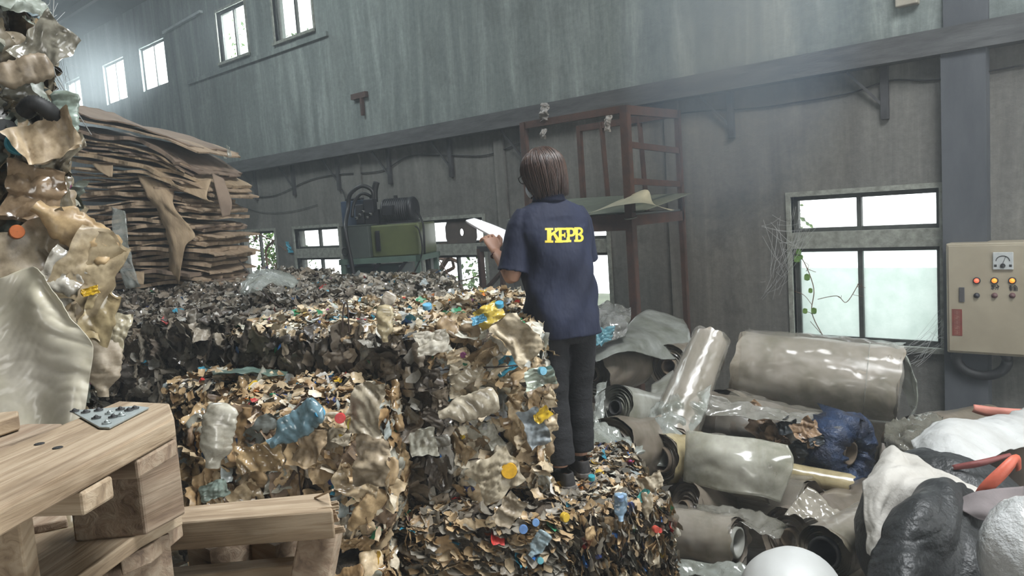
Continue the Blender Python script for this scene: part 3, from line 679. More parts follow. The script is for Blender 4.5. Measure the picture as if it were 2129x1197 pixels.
class Bale:
    """one baled block of crushed plastic: a rounded lumpy core covered with crushed pieces and bound with wire"""
    def __init__(s, label, corner, yaw, dims, seed, pal, group='bales of crushed plastic', rnd=.09, lump=.03, lean=(0, 0)):
        s.dims = np.array(dims, float); s.seed = seed; s.rg = np.random.default_rng(seed); s.r = rnd; s.l = lump; s.pal = PAL[pal]; s.lean = lean
        s.root = empty('plastic_bale', corner, yaw, label, 'bale', group)
        s.w2l = np.array(inv_of(s.root))
    def surf(s, q):
        q = np.atleast_2d(q).astype(float); c = np.minimum(np.maximum(q, s.r), s.dims - s.r); d = q - c; L = np.linalg.norm(d, axis=1, keepdims=True)
        n = d / np.maximum(L, 1e-9); p = c + n * s.r
        p = p + n * (smooth_noise(p + s.seed * 1.7, 1.0 + .2 * (s.seed % 3)) * s.l)[:, None]
        p[:, 0] += s.lean[0] * p[:, 2]; p[:, 1] += s.lean[1] * p[:, 2]
        return p, n
    def core(s, col=(.10, .075, .05), N=22):
        V = []; F = []; n = 0
        g = np.linspace(0, 1, N); A, B = np.meshgrid(g, g, indexing='ij'); A = A.ravel(); B = B.ravel()
        for ax in range(3):
            for side in (0, 1):
                q = np.zeros((N*N, 3)); o = [k for k in range(3) if k != ax]
                q[:, o[0]] = A * s.dims[o[0]]; q[:, o[1]] = B * s.dims[o[1]]; q[:, ax] = side * s.dims[ax]
                p, nn = s.surf(q); rr = np.random.default_rng(s.seed + ax)
                p = p - nn * (.02 + .012 * ridged(p, np.random.default_rng(s.seed), 40, 4))[:, None]
                V.append(p); F += [tuple(i + n for i in f) for f in grid_faces(N, N)]; n += N*N
        m = pm('bale_core', (.13, .10, .07), (.05, .04, .03), 9, .85, .8, bdist=.03)
        return mesh_obj('core', np.vstack(V), F, m, s.root, True, False)
    def fpoint(s, face, u, v):
        w, d, h = s.dims
        return {'front': (u*w, 0, v*h), 'back': (u*w, d, v*h), 'left': (0, u*d, v*h), 'right': (w, u*d, v*h), 'top': (u*w, v*d, h), 'bottom': (u*w, v*d, 0)}[face]
    def area(s, face):
        w, d, h = s.dims; return {'front': w*h, 'back': w*h, 'left': d*h, 'right': d*h, 'top': w*d, 'bottom': w*d}[face]
    def cover(s, faces, big=(.09, .17), small=(.03, .08), nbig=140, nsmall=520, tilt=.24, stilt=.6, bright=.04, align=None, gloss=.18, sep=0, zs=1.0):
        """pieces over the listed faces; sep = how many of the largest become parts of their own"""
        A = Pile(); G = Pile(); rg = s.rg; cand = []
        for face in faces:
            a = s.area(face); kb = int(a * nbig); ks = int(a * nsmall)
            for k in range(kb + ks):
                isb = k < kb; u, v = rg.random(2)
                if isb: # even spread
                    m = max(1, int(math.sqrt(kb))); u = ((k % m) + rg.random()) / m; v = ((k // m) / max(1, kb / m) + rg.random() / m) % 1
                p, n = s.surf(s.fpoint(face, u, v)); p = p[0]; n = n[0]
                top = face == 'top'
                t = tilt if isb else (stilt if not top else stilt * .75)
                if align is not None and not top and not (isb and rg.random() < .5):
                    nn = np.array(align, float) + rg.normal(size=3) * .28; nn = nn + n * .25
                else: nn = n + rg.normal(size=3) * t
                sz = rg.uniform(*(big if isb else small)) * (.75 if top and isb else 1)
                col = pick(rg, BRIGHT) if rg.random() < bright * (.5 if isb else 1) else pick(rg, s.pal)
                T = T_BIG if isb else T_SMALL; T = T[rg.integers(len(T))]
                pos = p + n * rg.normal() * (.008 if isb else .009) + n * (.0 if isb else .004)
                a_ = rg.normal() * .6 + (1.57 if rg.random() < .4 else 0) if top else rg.random() * 6.28
                if isb and sep and not top: cand.append((sz, T, pos, nn, a_, col, gloss > rg.random()))
                else: (G if rg.random() < gloss else A).put(T, pos, nn, a_, sz, col, zs)
        cand.sort(key=lambda c: -c[0])
        for k, (sz, T, pos, nn, a_, col, g) in enumerate(cand):
            if k < sep:
                q = Pile(); q.put(T, pos, nn, a_, sz, col); q.build('crushed_container', M_GLOSS if g else M_WASTE, s.root)
            else: (G if g else A).put(T, pos, nn, a_, sz, col)
        for q, m in ((A, M_WASTE), (G, M_GLOSS)):
            if q.n: o = q.build('crushed_plastic', m, s.root); o['kind'] = 'stuff'
        return s
    def wire(s, axis, pos, slack=.004, r=.0035):
        """a binding wire all the way round; axis = the direction the loop's plane faces"""
        w, d, h = s.dims; o = [k for k in range(3) if k != axis]; q = []; K = 16
        for a, b in (((0, 0), (1, 0)), ((1, 0), (1, 1)), ((1, 1), (0, 1)), ((0, 1), (0, 0))):
            for k in range(K):
                t = k / K; p = [0, 0, 0]; p[axis] = pos * s.dims[axis]; p[o[0]] = (a[0] + (b[0]-a[0])*t) * s.dims[o[0]]; p[o[1]] = (a[1] + (b[1]-a[1])*t) * s.dims[o[1]]; q.append(p)
        p, n = s.surf(np.array(q)); p = p + n * (.006 + slack); p = p + s.rg.normal(size=p.shape) * .0025
        pts = [Vector(x) for x in p] + [Vector(p[0])]
        MB().tube(pts, r, 5, False).build('binding_wire', M_WIRE, s.root, True, world=False); return s
    def local(s, P_):
        v = s.w2l @ np.array([*P_, 1.0]); return v[:3]
    def piece(s, name, P_, size, col, T, ang=0, nrm=None, gloss=True, label=None, zs=1):
        """a single noticeable piece at a world point on the front"""
        q = Pile(); q.put(T, s.local(P_), np.array(nrm if nrm is not None else (0, -1, .1), float), ang, size, np.array(col, float), zs)
        o = q.build(name, M_GLOSS if gloss else M_WASTE, s.root)
        if label: o['label'] = label
        return o
    def cap(s, P_, col, nrm=(0, -1, .2), r=.016, label=None, ring=False):
        p = Vector(s.local(P_)); M = axis_matrix(p, nrm); n = 20; prof = [(r, -.012), (r, .006), (r * .93, .009), (.0008, .009)] if not ring else [(r, -.004), (r, .004), (r * .78, .004), (r * .78, -.004), (r, -.004)]
        m = pm('cap_%d_%d_%d' % tuple(int(c * 99) for c in col), col, tuple(c * .7 for c in col), 30, .35, 0)
        o = MB().lathe(prof, n, M).build('cap_ring' if ring else 'bottle_cap', m, s.root, False, world=False)
        if label: o['label'] = label
        return o
    def random_caps(s, face, n, seed):
        rg = np.random.default_rng(seed)
        names = ['blue', 'light blue', 'red', 'yellow', 'green', 'white', 'navy', 'orange', 'purple']
        for _ in range(n):
            k = rg.choice(len(BRIGHT)); u, v = rg.uniform(.06, .94, 2); p, nn = s.surf(s.fpoint(face, u, v)); q = p[0] + nn[0] * .008; w = np.linalg.inv(s.w2l) @ np.array([*q, 1])
            s.cap(w[:3], tuple(BRIGHT[k][0]), tuple(nn[0] + rg.normal(size=3) * .5), rg.uniform(.010, .015), names[k] + ' bottle cap')
        return s

VY = math.atan2(R_[1], R_[0])            # heading of the camera's right hand direction
def bale_at(label, px, dep, ztop, yaw, w, d, h, seed, pal, shift=0, **k):
    """front left top corner seen at column px, at distance dep"""
    p = P(px, 500, dep); a = VY + math.radians(yaw)
    q = Vector((p.x, p.y, ztop - h))
    for _ in range(4):  # keep the column while moving to the wanted height
        c = MC.T @ (np.array([q.x, q.y, ztop - ZC])); e = (px - (CX + FPX * c[0] / c[2])) / FPX * c[2]
        q.x += R_[0] * e; q.y += R_[1] * e
    return Bale(label, q, a, (w, d, h), seed, pal, **k)
# --- front left bale (brown faced) and the one it stands on
A = bale_at('brown faced plastic bale at front left behind the broken pallet, tied with vertical wires', 372, 3.10, 1.60, -7, .81, .66, .60, 3, 'tan', lump=.035)
A.core(); A.cover(['front', 'right', 'left'], (.12, .24), (.03, .08), 165, 330, .24, bright=.03, sep=60, gloss=.25)
A.cover(['top'], (.07, .15), (.03, .075), 70, 900, .3, .7, bright=.05, gloss=.2)
A.wire(0, .36); A.wire(0, .60); A.wire(0, .86); A.random_caps('front', 9, 5); A.random_caps('top', 7, 6)
A0 = bale_at('plastic bale underneath the brown faced front left bale, seen between pallet planks', 362, 3.05, .995, -7, .84, .68, .995, 4, 'tan', lump=.035)
A0.core(); A0.cover(['front', 'right'], (.12, .22), (.03, .08), 150, 300, .24, bright=.05, gloss=.25); A0.wire(0, .4); A0.wire(0, .75)
A2 = bale_at('small low plastic bale filling the corner behind the brown faced front left bale', 330, 3.86, 1.59, -27, .66, .40, .60, 5, 'tan', lump=.03)
A2.core(); A2.cover(['top', 'front'], (.07, .15), (.03, .075), 80, 800, .3, .7, bright=.05, gloss=.2); A2.random_caps('top', 4, 8)
A3 = bale_at('low plastic bale underneath the small corner bale', 330, 3.86, .985, -27, .66, .40, .985, 5, 'tan', lump=.02); A3.core(); A3.cover(['front'], nbig=20, nsmall=40)
# --- tall pale bale beside the person, standing on another
B = bale_at('tall pale plastic bale left of the person, brightly lit, with horizontal wires', 876, 3.42, 1.84, -4, .535, 1.25, .80, 7, 'beige', lump=.045)
B.core(); B.cover(['front', 'right'], (.11, .21), (.03, .08), 190, 330, .26, bright=.04, sep=60, gloss=.28)
B.cover(['left'], (.10, .2), (.03, .08), 120, 260, .25, bright=.02); B.cover(['top'], (.08, .17), (.03, .08), 130, 700, .5, .8, bright=.07, gloss=.3)
B.wire(2, .78); B.wire(2, .50); B.wire(2, .24); B.random_caps('front', 9, 15); B.random_caps('top', 8, 16)
C2 = bale_at('low plastic bale with slanting compressed layers under the tall pale bale', 826, 3.28, 1.03, -6, .74, 1.3, 1.03, 8, 'grey', lump=.03)
C2.pal = PAL['grey'][:3] + PAL['tan'][:3]
C2.core(); C2.cover(['front', 'right', 'left'], (.08, .17), (.04, .10), 100, 1300, .5, bright=.05, align=(.35, .1, .9), gloss=.2); C2.cover(['top'], (.05, .1), (.03, .08), 60, 800)
C2.wire(2, .6); C2.random_caps('front', 10, 25)
# --- the bale the person stands on
C = bale_at('plastic bale the person stands on, thin compressed layers facing sideways', 1165, 3.26, 1.02, 3, .505, .98, 1.02, 9, 'beige', lump=.03, rnd=.10)
C.pal = PAL['tan'][:2] + PAL['grey'] + PAL['beige'][2:6]
C.core(); C.cover(['front', 'right'], (.07, .15), (.035, .09), 90, 1900, .5, bright=.06, align=(.95, .25, .1), gloss=.2, sep=12)
C.cover(['top'], (.05, .09), (.025, .07), 60, 1700, .25, .55, bright=.05, gloss=.15); C.wire(0, .3); C.wire(0, .7); C.random_caps('front', 12, 35); C.random_caps('top', 4, 36)
# --- row running back to the left, shade put into the colour of its sides
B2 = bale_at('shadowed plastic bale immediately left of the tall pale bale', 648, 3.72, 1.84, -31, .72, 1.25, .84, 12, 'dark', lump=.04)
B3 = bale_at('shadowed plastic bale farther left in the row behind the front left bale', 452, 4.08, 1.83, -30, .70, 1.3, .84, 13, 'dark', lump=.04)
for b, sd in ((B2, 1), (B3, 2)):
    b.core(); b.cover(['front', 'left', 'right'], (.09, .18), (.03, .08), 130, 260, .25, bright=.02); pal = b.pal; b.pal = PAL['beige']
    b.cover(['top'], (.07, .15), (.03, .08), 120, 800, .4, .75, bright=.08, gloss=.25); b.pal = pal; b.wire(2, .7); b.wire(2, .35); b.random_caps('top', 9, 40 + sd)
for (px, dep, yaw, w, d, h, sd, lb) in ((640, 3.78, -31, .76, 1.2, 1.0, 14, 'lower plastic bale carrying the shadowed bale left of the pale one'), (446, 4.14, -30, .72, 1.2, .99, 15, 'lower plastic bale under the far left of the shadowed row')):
    b = bale_at(lb, px, dep, h - .005, yaw, w, d, h - .005, sd, 'dark', lump=.02); b.core(); b.cover(['front'], nbig=40, nsmall=120)
# --- back row in front of the windows
specs = [(516, 6.5, 4, .80, .9, 51, 'far plastic bale below the second low window, left end of back row'), (636, 5.7, 8, .80, 1.7, 52, 'far plastic bale in the middle of the back row, in front of the green tank'), (815, 5.2, 8, .47, 1.9, 53, 'far plastic bale at the right end of the back row, near the person')]
for px, dep, yaw, w, d, sd, lb in specs:
    b = bale_at(lb, px, dep, 1.80, yaw, w, d, .85, sd, 'grey', lump=.045); b.core()
    b.cover(['front', 'right', 'left'], (.09, .18), (.04, .09), 70, 250, .5, bright=.02); b.cover(['top'], (.10, .2), (.04, .11), 130, 520, .35, .7, bright=.05, gloss=.2); b.random_caps('top', 5, sd)
    b = bale_at('lower bale under the far bale ' + ' '.join(lb.split()[3:12]), px, dep, .945, yaw, w, d, .945, sd + 20, 'grey', lump=.02); b.core(); b.cover(['front'], nbig=30, nsmall=60)
# --- left group that carries the cardboard
specs = [(170, 5.25, -14, .80, 1.25, 61, 'dusty plastic bale at far left in front of the cardboard stack'), (360, 4.95, -22, .78, 1.25, 62, 'dusty plastic bale with bulging containers, right of the far left one'),
         (60, 6.6, -14, 1.0, 2.1, 63, 'dusty plastic bale under the left half of the cardboard stack'), (292, 6.5, -14, .82, 2.1, 64, 'dusty plastic bale under the right half of the cardboard stack')]
for i, (px, dep, yaw, w, d, sd, lb) in enumerate(specs):
    zt_ = 1.80 if i < 2 else 1.84
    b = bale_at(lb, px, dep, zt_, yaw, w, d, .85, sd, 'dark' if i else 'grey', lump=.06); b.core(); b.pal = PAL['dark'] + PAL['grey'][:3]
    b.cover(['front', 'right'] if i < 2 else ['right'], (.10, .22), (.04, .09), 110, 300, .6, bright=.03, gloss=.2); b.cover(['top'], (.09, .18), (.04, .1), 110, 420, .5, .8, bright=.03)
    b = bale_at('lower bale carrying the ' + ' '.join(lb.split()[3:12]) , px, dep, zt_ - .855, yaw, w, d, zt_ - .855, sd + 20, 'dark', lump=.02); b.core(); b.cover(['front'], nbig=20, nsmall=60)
# --- the leaning tower at the left edge
T1 = bale_at('near left plastic bale of large dirty containers, lower half of the leaning tower', -400, 2.10, 2.36, 28, .62, .70, .56, 21, 'tower', lump=.05, rnd=.12)
T0 = bale_at('plastic bale at the foot of the near left tower', -400, 2.10, 1.80, 28, .62, .70, .80, 22, 'tower', lump=.04, rnd=.1)
T2 = bale_at('near left plastic bale with black hose, middle of the leaning tower', -450, 2.12, 2.86, 28, .58, .70, .50, 23, 'tower', lump=.05, rnd=.14)
T3 = bale_at('topmost plastic bale of the near left tower, cut by the top of the photo', -540, 2.12, 3.46, 28, .55, .70, .60, 24, 'tower', lump=.05, rnd=.12)
TB = bale_at('bale on the ground under the near left tower', -400, 2.12, .99, 28, .60, .68, .99, 26, 'tower', lump=.02); TB.core()
for t, sp in ((T0, 0), (T1, 40), (T2, 45), (T3, 25)):
    t.core(); t.cover(['front', 'right'], (.13, .27), (.035, .09), 150, 260, .3, bright=.03, sep=sp, gloss=.35); t.cover(['top'], (.1, .2), (.03, .08), 90, 300, .6)
T1.wire(2, .6); T2.wire(2, .45); T2.wire(0, .8); T3.wire(2, .4); T1.random_caps('front', 4, 71); T2.random_caps('front', 6, 72)
# --- single pieces one can pick out
def onp(b, px, py, d, **k): return P(px, py, d)
bt = T_BIG[:10]; flm = T_BIG[10:22]; pk = T_BIG[22:]
A.piece('crushed_bottle', P(618, 882, 2.93), .25, (.16, .27, .33), bt[2], .55, label='crumpled translucent blue bottle', zs=1.3)
A.cap(P(664, 858, 2.90), (.05, .30, .50), (.6, -.5, .3), .022, 'light blue bottle cap')
A.piece('crushed_bottle', P(452, 905, 2.92), .25, (.55, .53, .46), bt[5], 1.35, label='clear crushed bottle with yellowed shoulder')
A.cap(P(707, 869, 2.90), (.62, .05, .05), (.2, -.9, .1), .020, 'red bottle cap'); A.cap(P(740, 882, 2.95), (.60, .50, .08), (.3, -.9, .1), .034, 'yellow ring', True)
A.piece('crushed_disc', P(443, 1020, 2.93), .12, (.28, .36, .33), flm[3], .3, label='round greenish plastic piece')
A.piece('film_scrap', P(545, 950, 2.95), 0.234, (.42, .30, .16), flm[1], .1, gloss=True, label='large brown film scrap'); A.piece('film_scrap', P(645, 925, 2.95), 0.187, (.40, .30, .19), flm[6], 1.2, gloss=False)
A.piece('film_scrap', P(760, 850, 2.92), 0.234, (.42, .37, .28), flm[8], 1.4, gloss=False, label='pale translucent film bulging at the corner'); A.piece('film_scrap', P(770, 960, 2.93), 0.234, (.38, .31, .22), flm[2], 1.4, gloss=False)
B.piece('flattened_pack', P(898, 712, 3.32), .15, (.66, .63, .55), pk[1], .1, label='shiny whitish flattened pack'); B.piece('crushed_bottle', P(975, 845, 3.33), .27, (.55, .50, .40), bt[7], .25, label='dusty clear bottle lying level')
B.cap(P(1038, 632, 3.36), (.10, .42, .62), (0, -.4, 1), .019, 'turquoise bottle cap'); B.cap(P(888, 636, 3.42), (.18, .48, .70), (0, -.3, 1), .021, 'light blue bottle cap')
B.piece('printed_label', P(1015, 655, 3.34), .12, (.68, .52, .10), flm[4], .5, label='yellow and blue printed pouch'); B.piece('printed_label', P(995, 664, 3.33), .08, (.12, .36, .55), flm[5], .3)
B.piece('cloth_scrap', P(1113, 888, 3.30), .20, (.33, .38, .42), flm[7], 1.9, gloss=False, label='grey blue crumpled cloth scrap'); B.piece('film_scrap', P(1128, 862, 3.28), 0.094, (.70, .48, .04), pk[3], .6, label='yellow crumpled film')
B.cap(P(1058, 978, 3.27), (.68, .38, .03), (.2, -.9, .2), .035, 'large orange yellow lid'); B.piece('film_scrap', P(1122, 783, 3.3), 0.133, (.50, .58, .50), flm[9], .2, label='pale green film scrap'); B.cap(P(1128, 771, 3.27), (.12, .40, .55), (.5, -.8, .1), .018, 'turquoise bottle cap')
B.piece('film_scrap', P(1080, 705, 3.33), 0.234, (.56, .48, .35), flm[0], 2.2, gloss=False, label='large pale crumpled film over the corner'); B.piece('film_scrap', P(1030, 990, 3.27), 0.234, (.50, .44, .33), flm[11], .5, gloss=False, label='large crumpled beige film hanging at the foot')
B.piece('film_scrap', P(880, 920, 3.33), 0.140, (.48, .48, .42), pk[4], .1)
B.piece('crushed_bottle', P(800, 672, 3.45), .17, (.50, .43, .28), bt[1], 1.5, label='dusty yellowish bottle standing at the rim'); B.piece('crushed_bottle', P(803, 632, 3.6), .12, (.42, .38, .32), bt[4], 1.1)
MB().tube(crv([P(712, 690, 3.5), P(714, 640, 3.5), P(722, 632, 3.5), P(726, 690, 3.5)], 4), .004, 5).build('wire_loop', M_WIRE, B2.root)
C.piece('crushed_bottle', P(1290, 1052, 3.22), .12, (.25, .38, .52), bt[3], 1.5, label='small blue bottle with pale blue cap'); C.cap(P(1290, 1034, 3.21), (.30, .45, .68), (0, -.4, 1), .014, 'pale blue bottle cap')
C.cap(P(1175, 1075, 3.20), (.68, .45, .05), (.6, -.8, 0), .020, 'orange yellow lid'); C.cap(P(1364, 1100, 3.18), (.55, .08, .05), (.3, -.9, 0), .014, 'red bottle cap'); C.piece('film_scrap', P(1337, 1028, 3.28), 0.070, (.06, .40, .40), flm[5], .8, label='turquoise film scrap')
C.piece('film_scrap', P(1355, 1005, 3.5), 0.133, (.46, .40, .30), flm[2], .3, gloss=False); C.piece('crushed_bottle', P(1345, 1050, 3.28), .12, (.42, .36, .26), bt[6], 1.5); C.cap(P(1230, 992, 3.60), (.05, .35, .42), (0, -.3, 1), .016, 'teal bottle cap')
C2.cap(P(1088, 1100, 3.14), (.16, .30, .60), (.1, -.9, .2), .018, 'blue bottle cap'); C2.cap(P(1114, 1086, 3.13), (.20, .36, .65), (.1, -.9, .2), .015, 'blue bottle cap'); C2.piece('crushed_bottle', P(1120, 1130, 3.14), .12, (.36, .48, .55), bt[8], .9, label='crumpled clear blue bottle')
C2.piece('film_scrap', P(1060, 1060, 3.15), 0.156, (.45, .38, .28), flm[10], .9, gloss=False); C2.cap(P(1123, 1165, 3.14), (.15, .40, .45), (.3, -.9, .2), .014, 'teal bottle cap')
# tower: named pieces
T2.cap(P(38, 298, 2.26), (.05, .28, .36), (.3, -.95, .1), .034, 'large teal lid'); T2.cap(P(12, 272, 2.28), (.02, .02, .02), (.3, -.9, .1), .034, 'large black lid')
T2.piece('crushed_bottle', P(110, 320, 2.34), .21, (.36, .33, .26), flm[5], .7, label='large grey translucent container corner', zs=1.4); T2.piece('crushed_bottle', P(135, 245, 2.33), .16, (.30, .38, .34), bt[0], 1.4, label='small greenish clear bottle')
T2.piece('crushed_jar', P(95, 290, 2.28), .18, (.42, .33, .22), pk[2], .4, gloss=False, label='yellowed translucent jar'); T2.piece('crushed_jar', P(70, 400, 2.28), .20, (.25, .18, .115), pk[6], 1.3)
h = MB(); hp = crv([P(50, 232, 2.27), P(70, 215, 2.25), P(98, 228, 2.27), P(120, 250, 2.32)], 14); h.tube(hp, [.022 + .004 * (k % 2) for k in range(len(hp))], 10); h.build('corrugated_hose', M_CABLE, T2.root, True)['label'] = 'black corrugated hose'
T1.piece('crushed_can', P(160, 480, 2.26), 0.250, (.46, .33, .18), bt[9], -.7, gloss=False, label='large tan crumpled container', zs=1.3); T1.piece('crushed_can', P(70, 530, 2.24), 0.265, (.28, .23, .16), pk[0], .3, gloss=False, label='dull brown squashed container')
T1.piece('crushed_can', P(185, 560, 2.24), 0.234, (.42, .34, .22), pk[5], 1.0, gloss=False); T1.cap(P(35, 482, 2.2), (.45, .12, .03), (.2, -.9, .1), .02, 'rusty orange cap'); T1.piece('film_scrap', P(188, 605, 2.22), 0.047, (.70, .45, .03), pk[8], .2, label='small yellow scrap')
T1.piece('film_scrap', P(205, 660, 2.24), 0.172, (.42, .34, .20), pk[9], 1.2, label='ochre film scrap'); T1.piece('film_scrap', P(120, 585, 2.2), 0.203, (.45, .43, .38), flm[2], .9)
T0.piece('film_scrap', P(215, 760, 2.3), 0.187, (.42, .36, .28), bt[4], 1.4, gloss=False); T0.piece('film_scrap', P(240, 690, 2.32), 0.125, (.45, .41, .3), flm[3], 1.2)
T3.piece('crushed_can', P(95, 95, 2.36), 0.218, (.25, .24, .20), flm[6], .8, label='dusty grey brown container'); T3.piece('crushed_can', P(40, 150, 2.30), 0.187, (.26, .21, .15), bt[1], .3, gloss=False)
# loose clear films lying on the far bales
sheet('plastic_bag', [[P(505, 590, 5.6), P(545, 560, 6.0), P(600, 572, 6.2)], [P(500, 610, 5.2), P(550, 575, 5.6), P(620, 585, 5.9)], [P(520, 610, 5.0), P(560, 590, 5.3), P(610, 598, 5.6)]], 'pale clear plastic bag on the bales below the leftmost low window', 'plastic bag', M_CLEAR, .03, (22, 22), 14, 3)
tag(MB().tube(crv([P(497, 540, 6.8), P(530, 585, 5.8), P(565, 625, 5.0), P(585, 640, 4.9)], 5), .006, 5).build('loose_wire', M_WIRE), 'loose black wire slanting over the bales below the leftmost low window', 'wire')
sheet('plastic_sheet', [[P(440, 775, 4.02), P(520, 765, 3.95), P(600, 775, 3.85)], [P(445, 778, 3.8), P(520, 778, 3.75), P(590, 782, 3.7)]], 'greenish film scrap lying at the back of the brown faced bale', 'film', film_material('greenish_film', (.20, .30, .26), .8, .3), .01, (14, 14), 20, 8)
# ------------------------------------------------------------------ cardboard stack
def cardboard():
    rg = np.random.default_rng(5); M1 = pm('cardboard', (.42, .31, .21), (.30, .22, .145), 4, .85, .25, stretch=(1, 6, 1)); M2 = pm('cardboard_pale', (.44, .33, .21), (.33, .24, .15), 5, .85, .3, stretch=(1, 6, 1)); M3 = pm('cardboard_dark', (.27, .20, .145), (.18, .13, .095), 4, .85, .2)
    # frame: front left bottom corner of the stack
    c0 = P(176, 600, 7.3); yaw = VY + math.radians(-6); ex = Vector((math.cos(yaw), math.sin(yaw), 0)); ey = Vector((-math.sin(yaw), math.cos(yaw), 0)); c0.z = 1.84
    W, D = 1.24, .95
    root_lab = ['flattened brown cardboard sheet in the tall stack behind the near left bales', 'flattened pale cardboard sheet in the tall stack behind the near left bales', 'dark grimy cardboard sheet in the tall stack behind the near left bales']
    def card(z, bow, tilt, lift, w, d, ox, oy, m, lab, th=.008, name='cardboard_sheet', ps=0, droop=.0, group='flattened cardboard sheets', rag=.022):
        nu, nv = 30, 9; V = []
        for i in range(nu):
            u = i / (nu - 1)
            for j in range(nv):
                v = j / (nv - 1)
                zz = z + bow * math.sin(math.pi * (u * .9 + .05)) + tilt * (.5 - u) + lift * max(0, .42 - u) ** 1.5 * 3.6 - droop * max(0, u - .6) ** 2 * 4 + .010 * math.sin(u * 13 + ps) + .006 * math.sin(v * 9 + ps * 2)
                edge = rag * math.sin(v * 23 + ps * 3) * (u in (0, 1)) ; fr = rag * math.sin(u * 31 + ps) * (v in (0, 1))
                V.append(c0 + ex * (ox + u * w + edge) + ey * (oy + v * d + fr) + Vector((0, 0, zz)))
        o = mesh_obj(name, V, grid_faces(nu, nv), m, None, False); s = o.modifiers.new('s', 'SOLIDIFY'); s.thickness = th
        return tag(o, lab, 'cardboard', group)
    z = .03; k = 0
    while z < 1.44:
        t = z / 1.44; up = max(0, (z - .75) / .70)
        w = W * rg.uniform(.86, 1.04); ox = rg.uniform(-.08, .10) - .05 * up; oy = rg.uniform(-.09, .07)
        if 1.02 < z < 1.25: w *= 1.05
        mi = rg.choice(3, p=[.5, .25, .25]); th = rg.choice([.009, .014, .024])
        big = rg.random() < .3
        card(z - (.06 * up), .035 * rg.random() + .05 * up,   .03 * rg.normal() + .26 * up, .12 * up, w, D * rg.uniform(.9, 1.05), ox, oy, (M1, M2, M3)[mi], root_lab[mi], th * 1.3, ps=rg.random() * 6, droop=.05 + .06 * rg.random() + .12 * up)
        z += th + rg.uniform(.005, .020) * (1.15 if t > .5 else 1); k += 1
    card(1.50, .05, .32, .14, W * 1.06, D, -.10, -.05, M3, 'topmost grey brown cardboard sheet, its left end curled up against the upper windows', .012, ps=1, droop=.1, group=None)
    card(1.45, .05, .30, .12, W * 1.10, D, -.08, -.10, M1, 'long cardboard sheet directly under the topmost one, sagging to the right', .016, ps=2.4, droop=.12, group=None)
    # torn hanging pieces
    q = lambda x, y, d=7.12: P(x, y, d)
    sheet('torn_cardboard', [[q(285, 362), q(330, 378), q(362, 398)], [q(305, 405, 7.05), q(340, 415, 7.0), q(362, 430, 7.0)], [q(330, 440, 7.05), q(352, 450, 7.0), q(405, 487, 7.0)], [q(352, 505, 7.05), q(365, 520, 7.0), q(385, 515, 7.0)], [q(352, 555), q(360, 572), q(372, 590)]],
          'torn light corrugated cardboard hanging down the front of the stack', 'cardboard', M2, .012, (34, 14), 22, 2, .006)
    sheet('torn_cardboard', [[q(440, 360, 7.15), q(465, 372, 7.2)], [q(452, 410, 7.1), q(482, 420, 7.15)], [q(462, 452, 7.12), q(478, 448, 7.15)]], 'rounded dark brown cardboard flap hanging at the right end of the stack', 'cardboard', M3, .004, (16, 8), 8, 3, .006)
    sheet('torn_cardboard', [[q(345, 385, 7.08), q(440, 372, 7.1)], [q(400, 405, 7.0), q(430, 410, 7.0)], [q(438, 420, 7.0), q(446, 420, 7.0)]], 'pointed pale cardboard flap at the right middle of the stack', 'cardboard', M2, .004, (14, 10), 8, 4, .006)
    for k, (a, b, c, d, lb) in enumerate(((260, 565, 300, 592, 'small torn cardboard tongue at the foot of the stack'), (190, 340, 235, 368, 'torn cardboard edge at the left front of the stack'))):
        sheet('torn_cardboard', [[q(a, b), q(c, b)], [q(a + 14, (b + d) / 2, 7.05), q(c, (b + d) / 2, 7.05)], [q(c - 8, d, 7.02), q(c - 1, d, 7.02)]], lb, 'cardboard', M2, .004, (8, 8), 8, 9 + k, .006)
    # pallet under the stack
    rt = empty('wooden_pallet', c0 - Vector((0, 0, .0)), yaw, 'dark wooden pallet under the cardboard stack', 'pallet')
    for x in (0, .62, 1.24): MB().box((x, -.02, 0), (x + .1, .9, .02)).build('runner', M_WOOD2, rt, world=False)
    # clear wrapping film over the stack
    sheet('stretch_film', [[P(232, 430, 6.9), P(262, 440, 6.9)], [P(238, 520, 6.85), P(270, 520, 6.85)], [P(262, 600, 6.9), P(292, 596, 6.9)]], 'strip of clear film hanging on the lower left of the cardboard stack', 'film', M_CLEAR, .02, (18, 8), 16, 5)
    for k, (a, b) in enumerate((((470, 300), (482, 326)), ((462, 322), (474, 330)))):
        sheet('film_scrap', [[P(a[0], a[1], 7.1), P(a[0] + 8, a[1] + 6, 7.1)], [P(b[0] - 8, b[1], 7.1), P(b[0], b[1], 7.1)]], ('upper' if k == 0 else 'lower') + ' pale plastic scrap at the right tip of the cardboard stack', 'film', M_CLEAR, .01, (6, 6), 20, 6 + k)
cardboard()

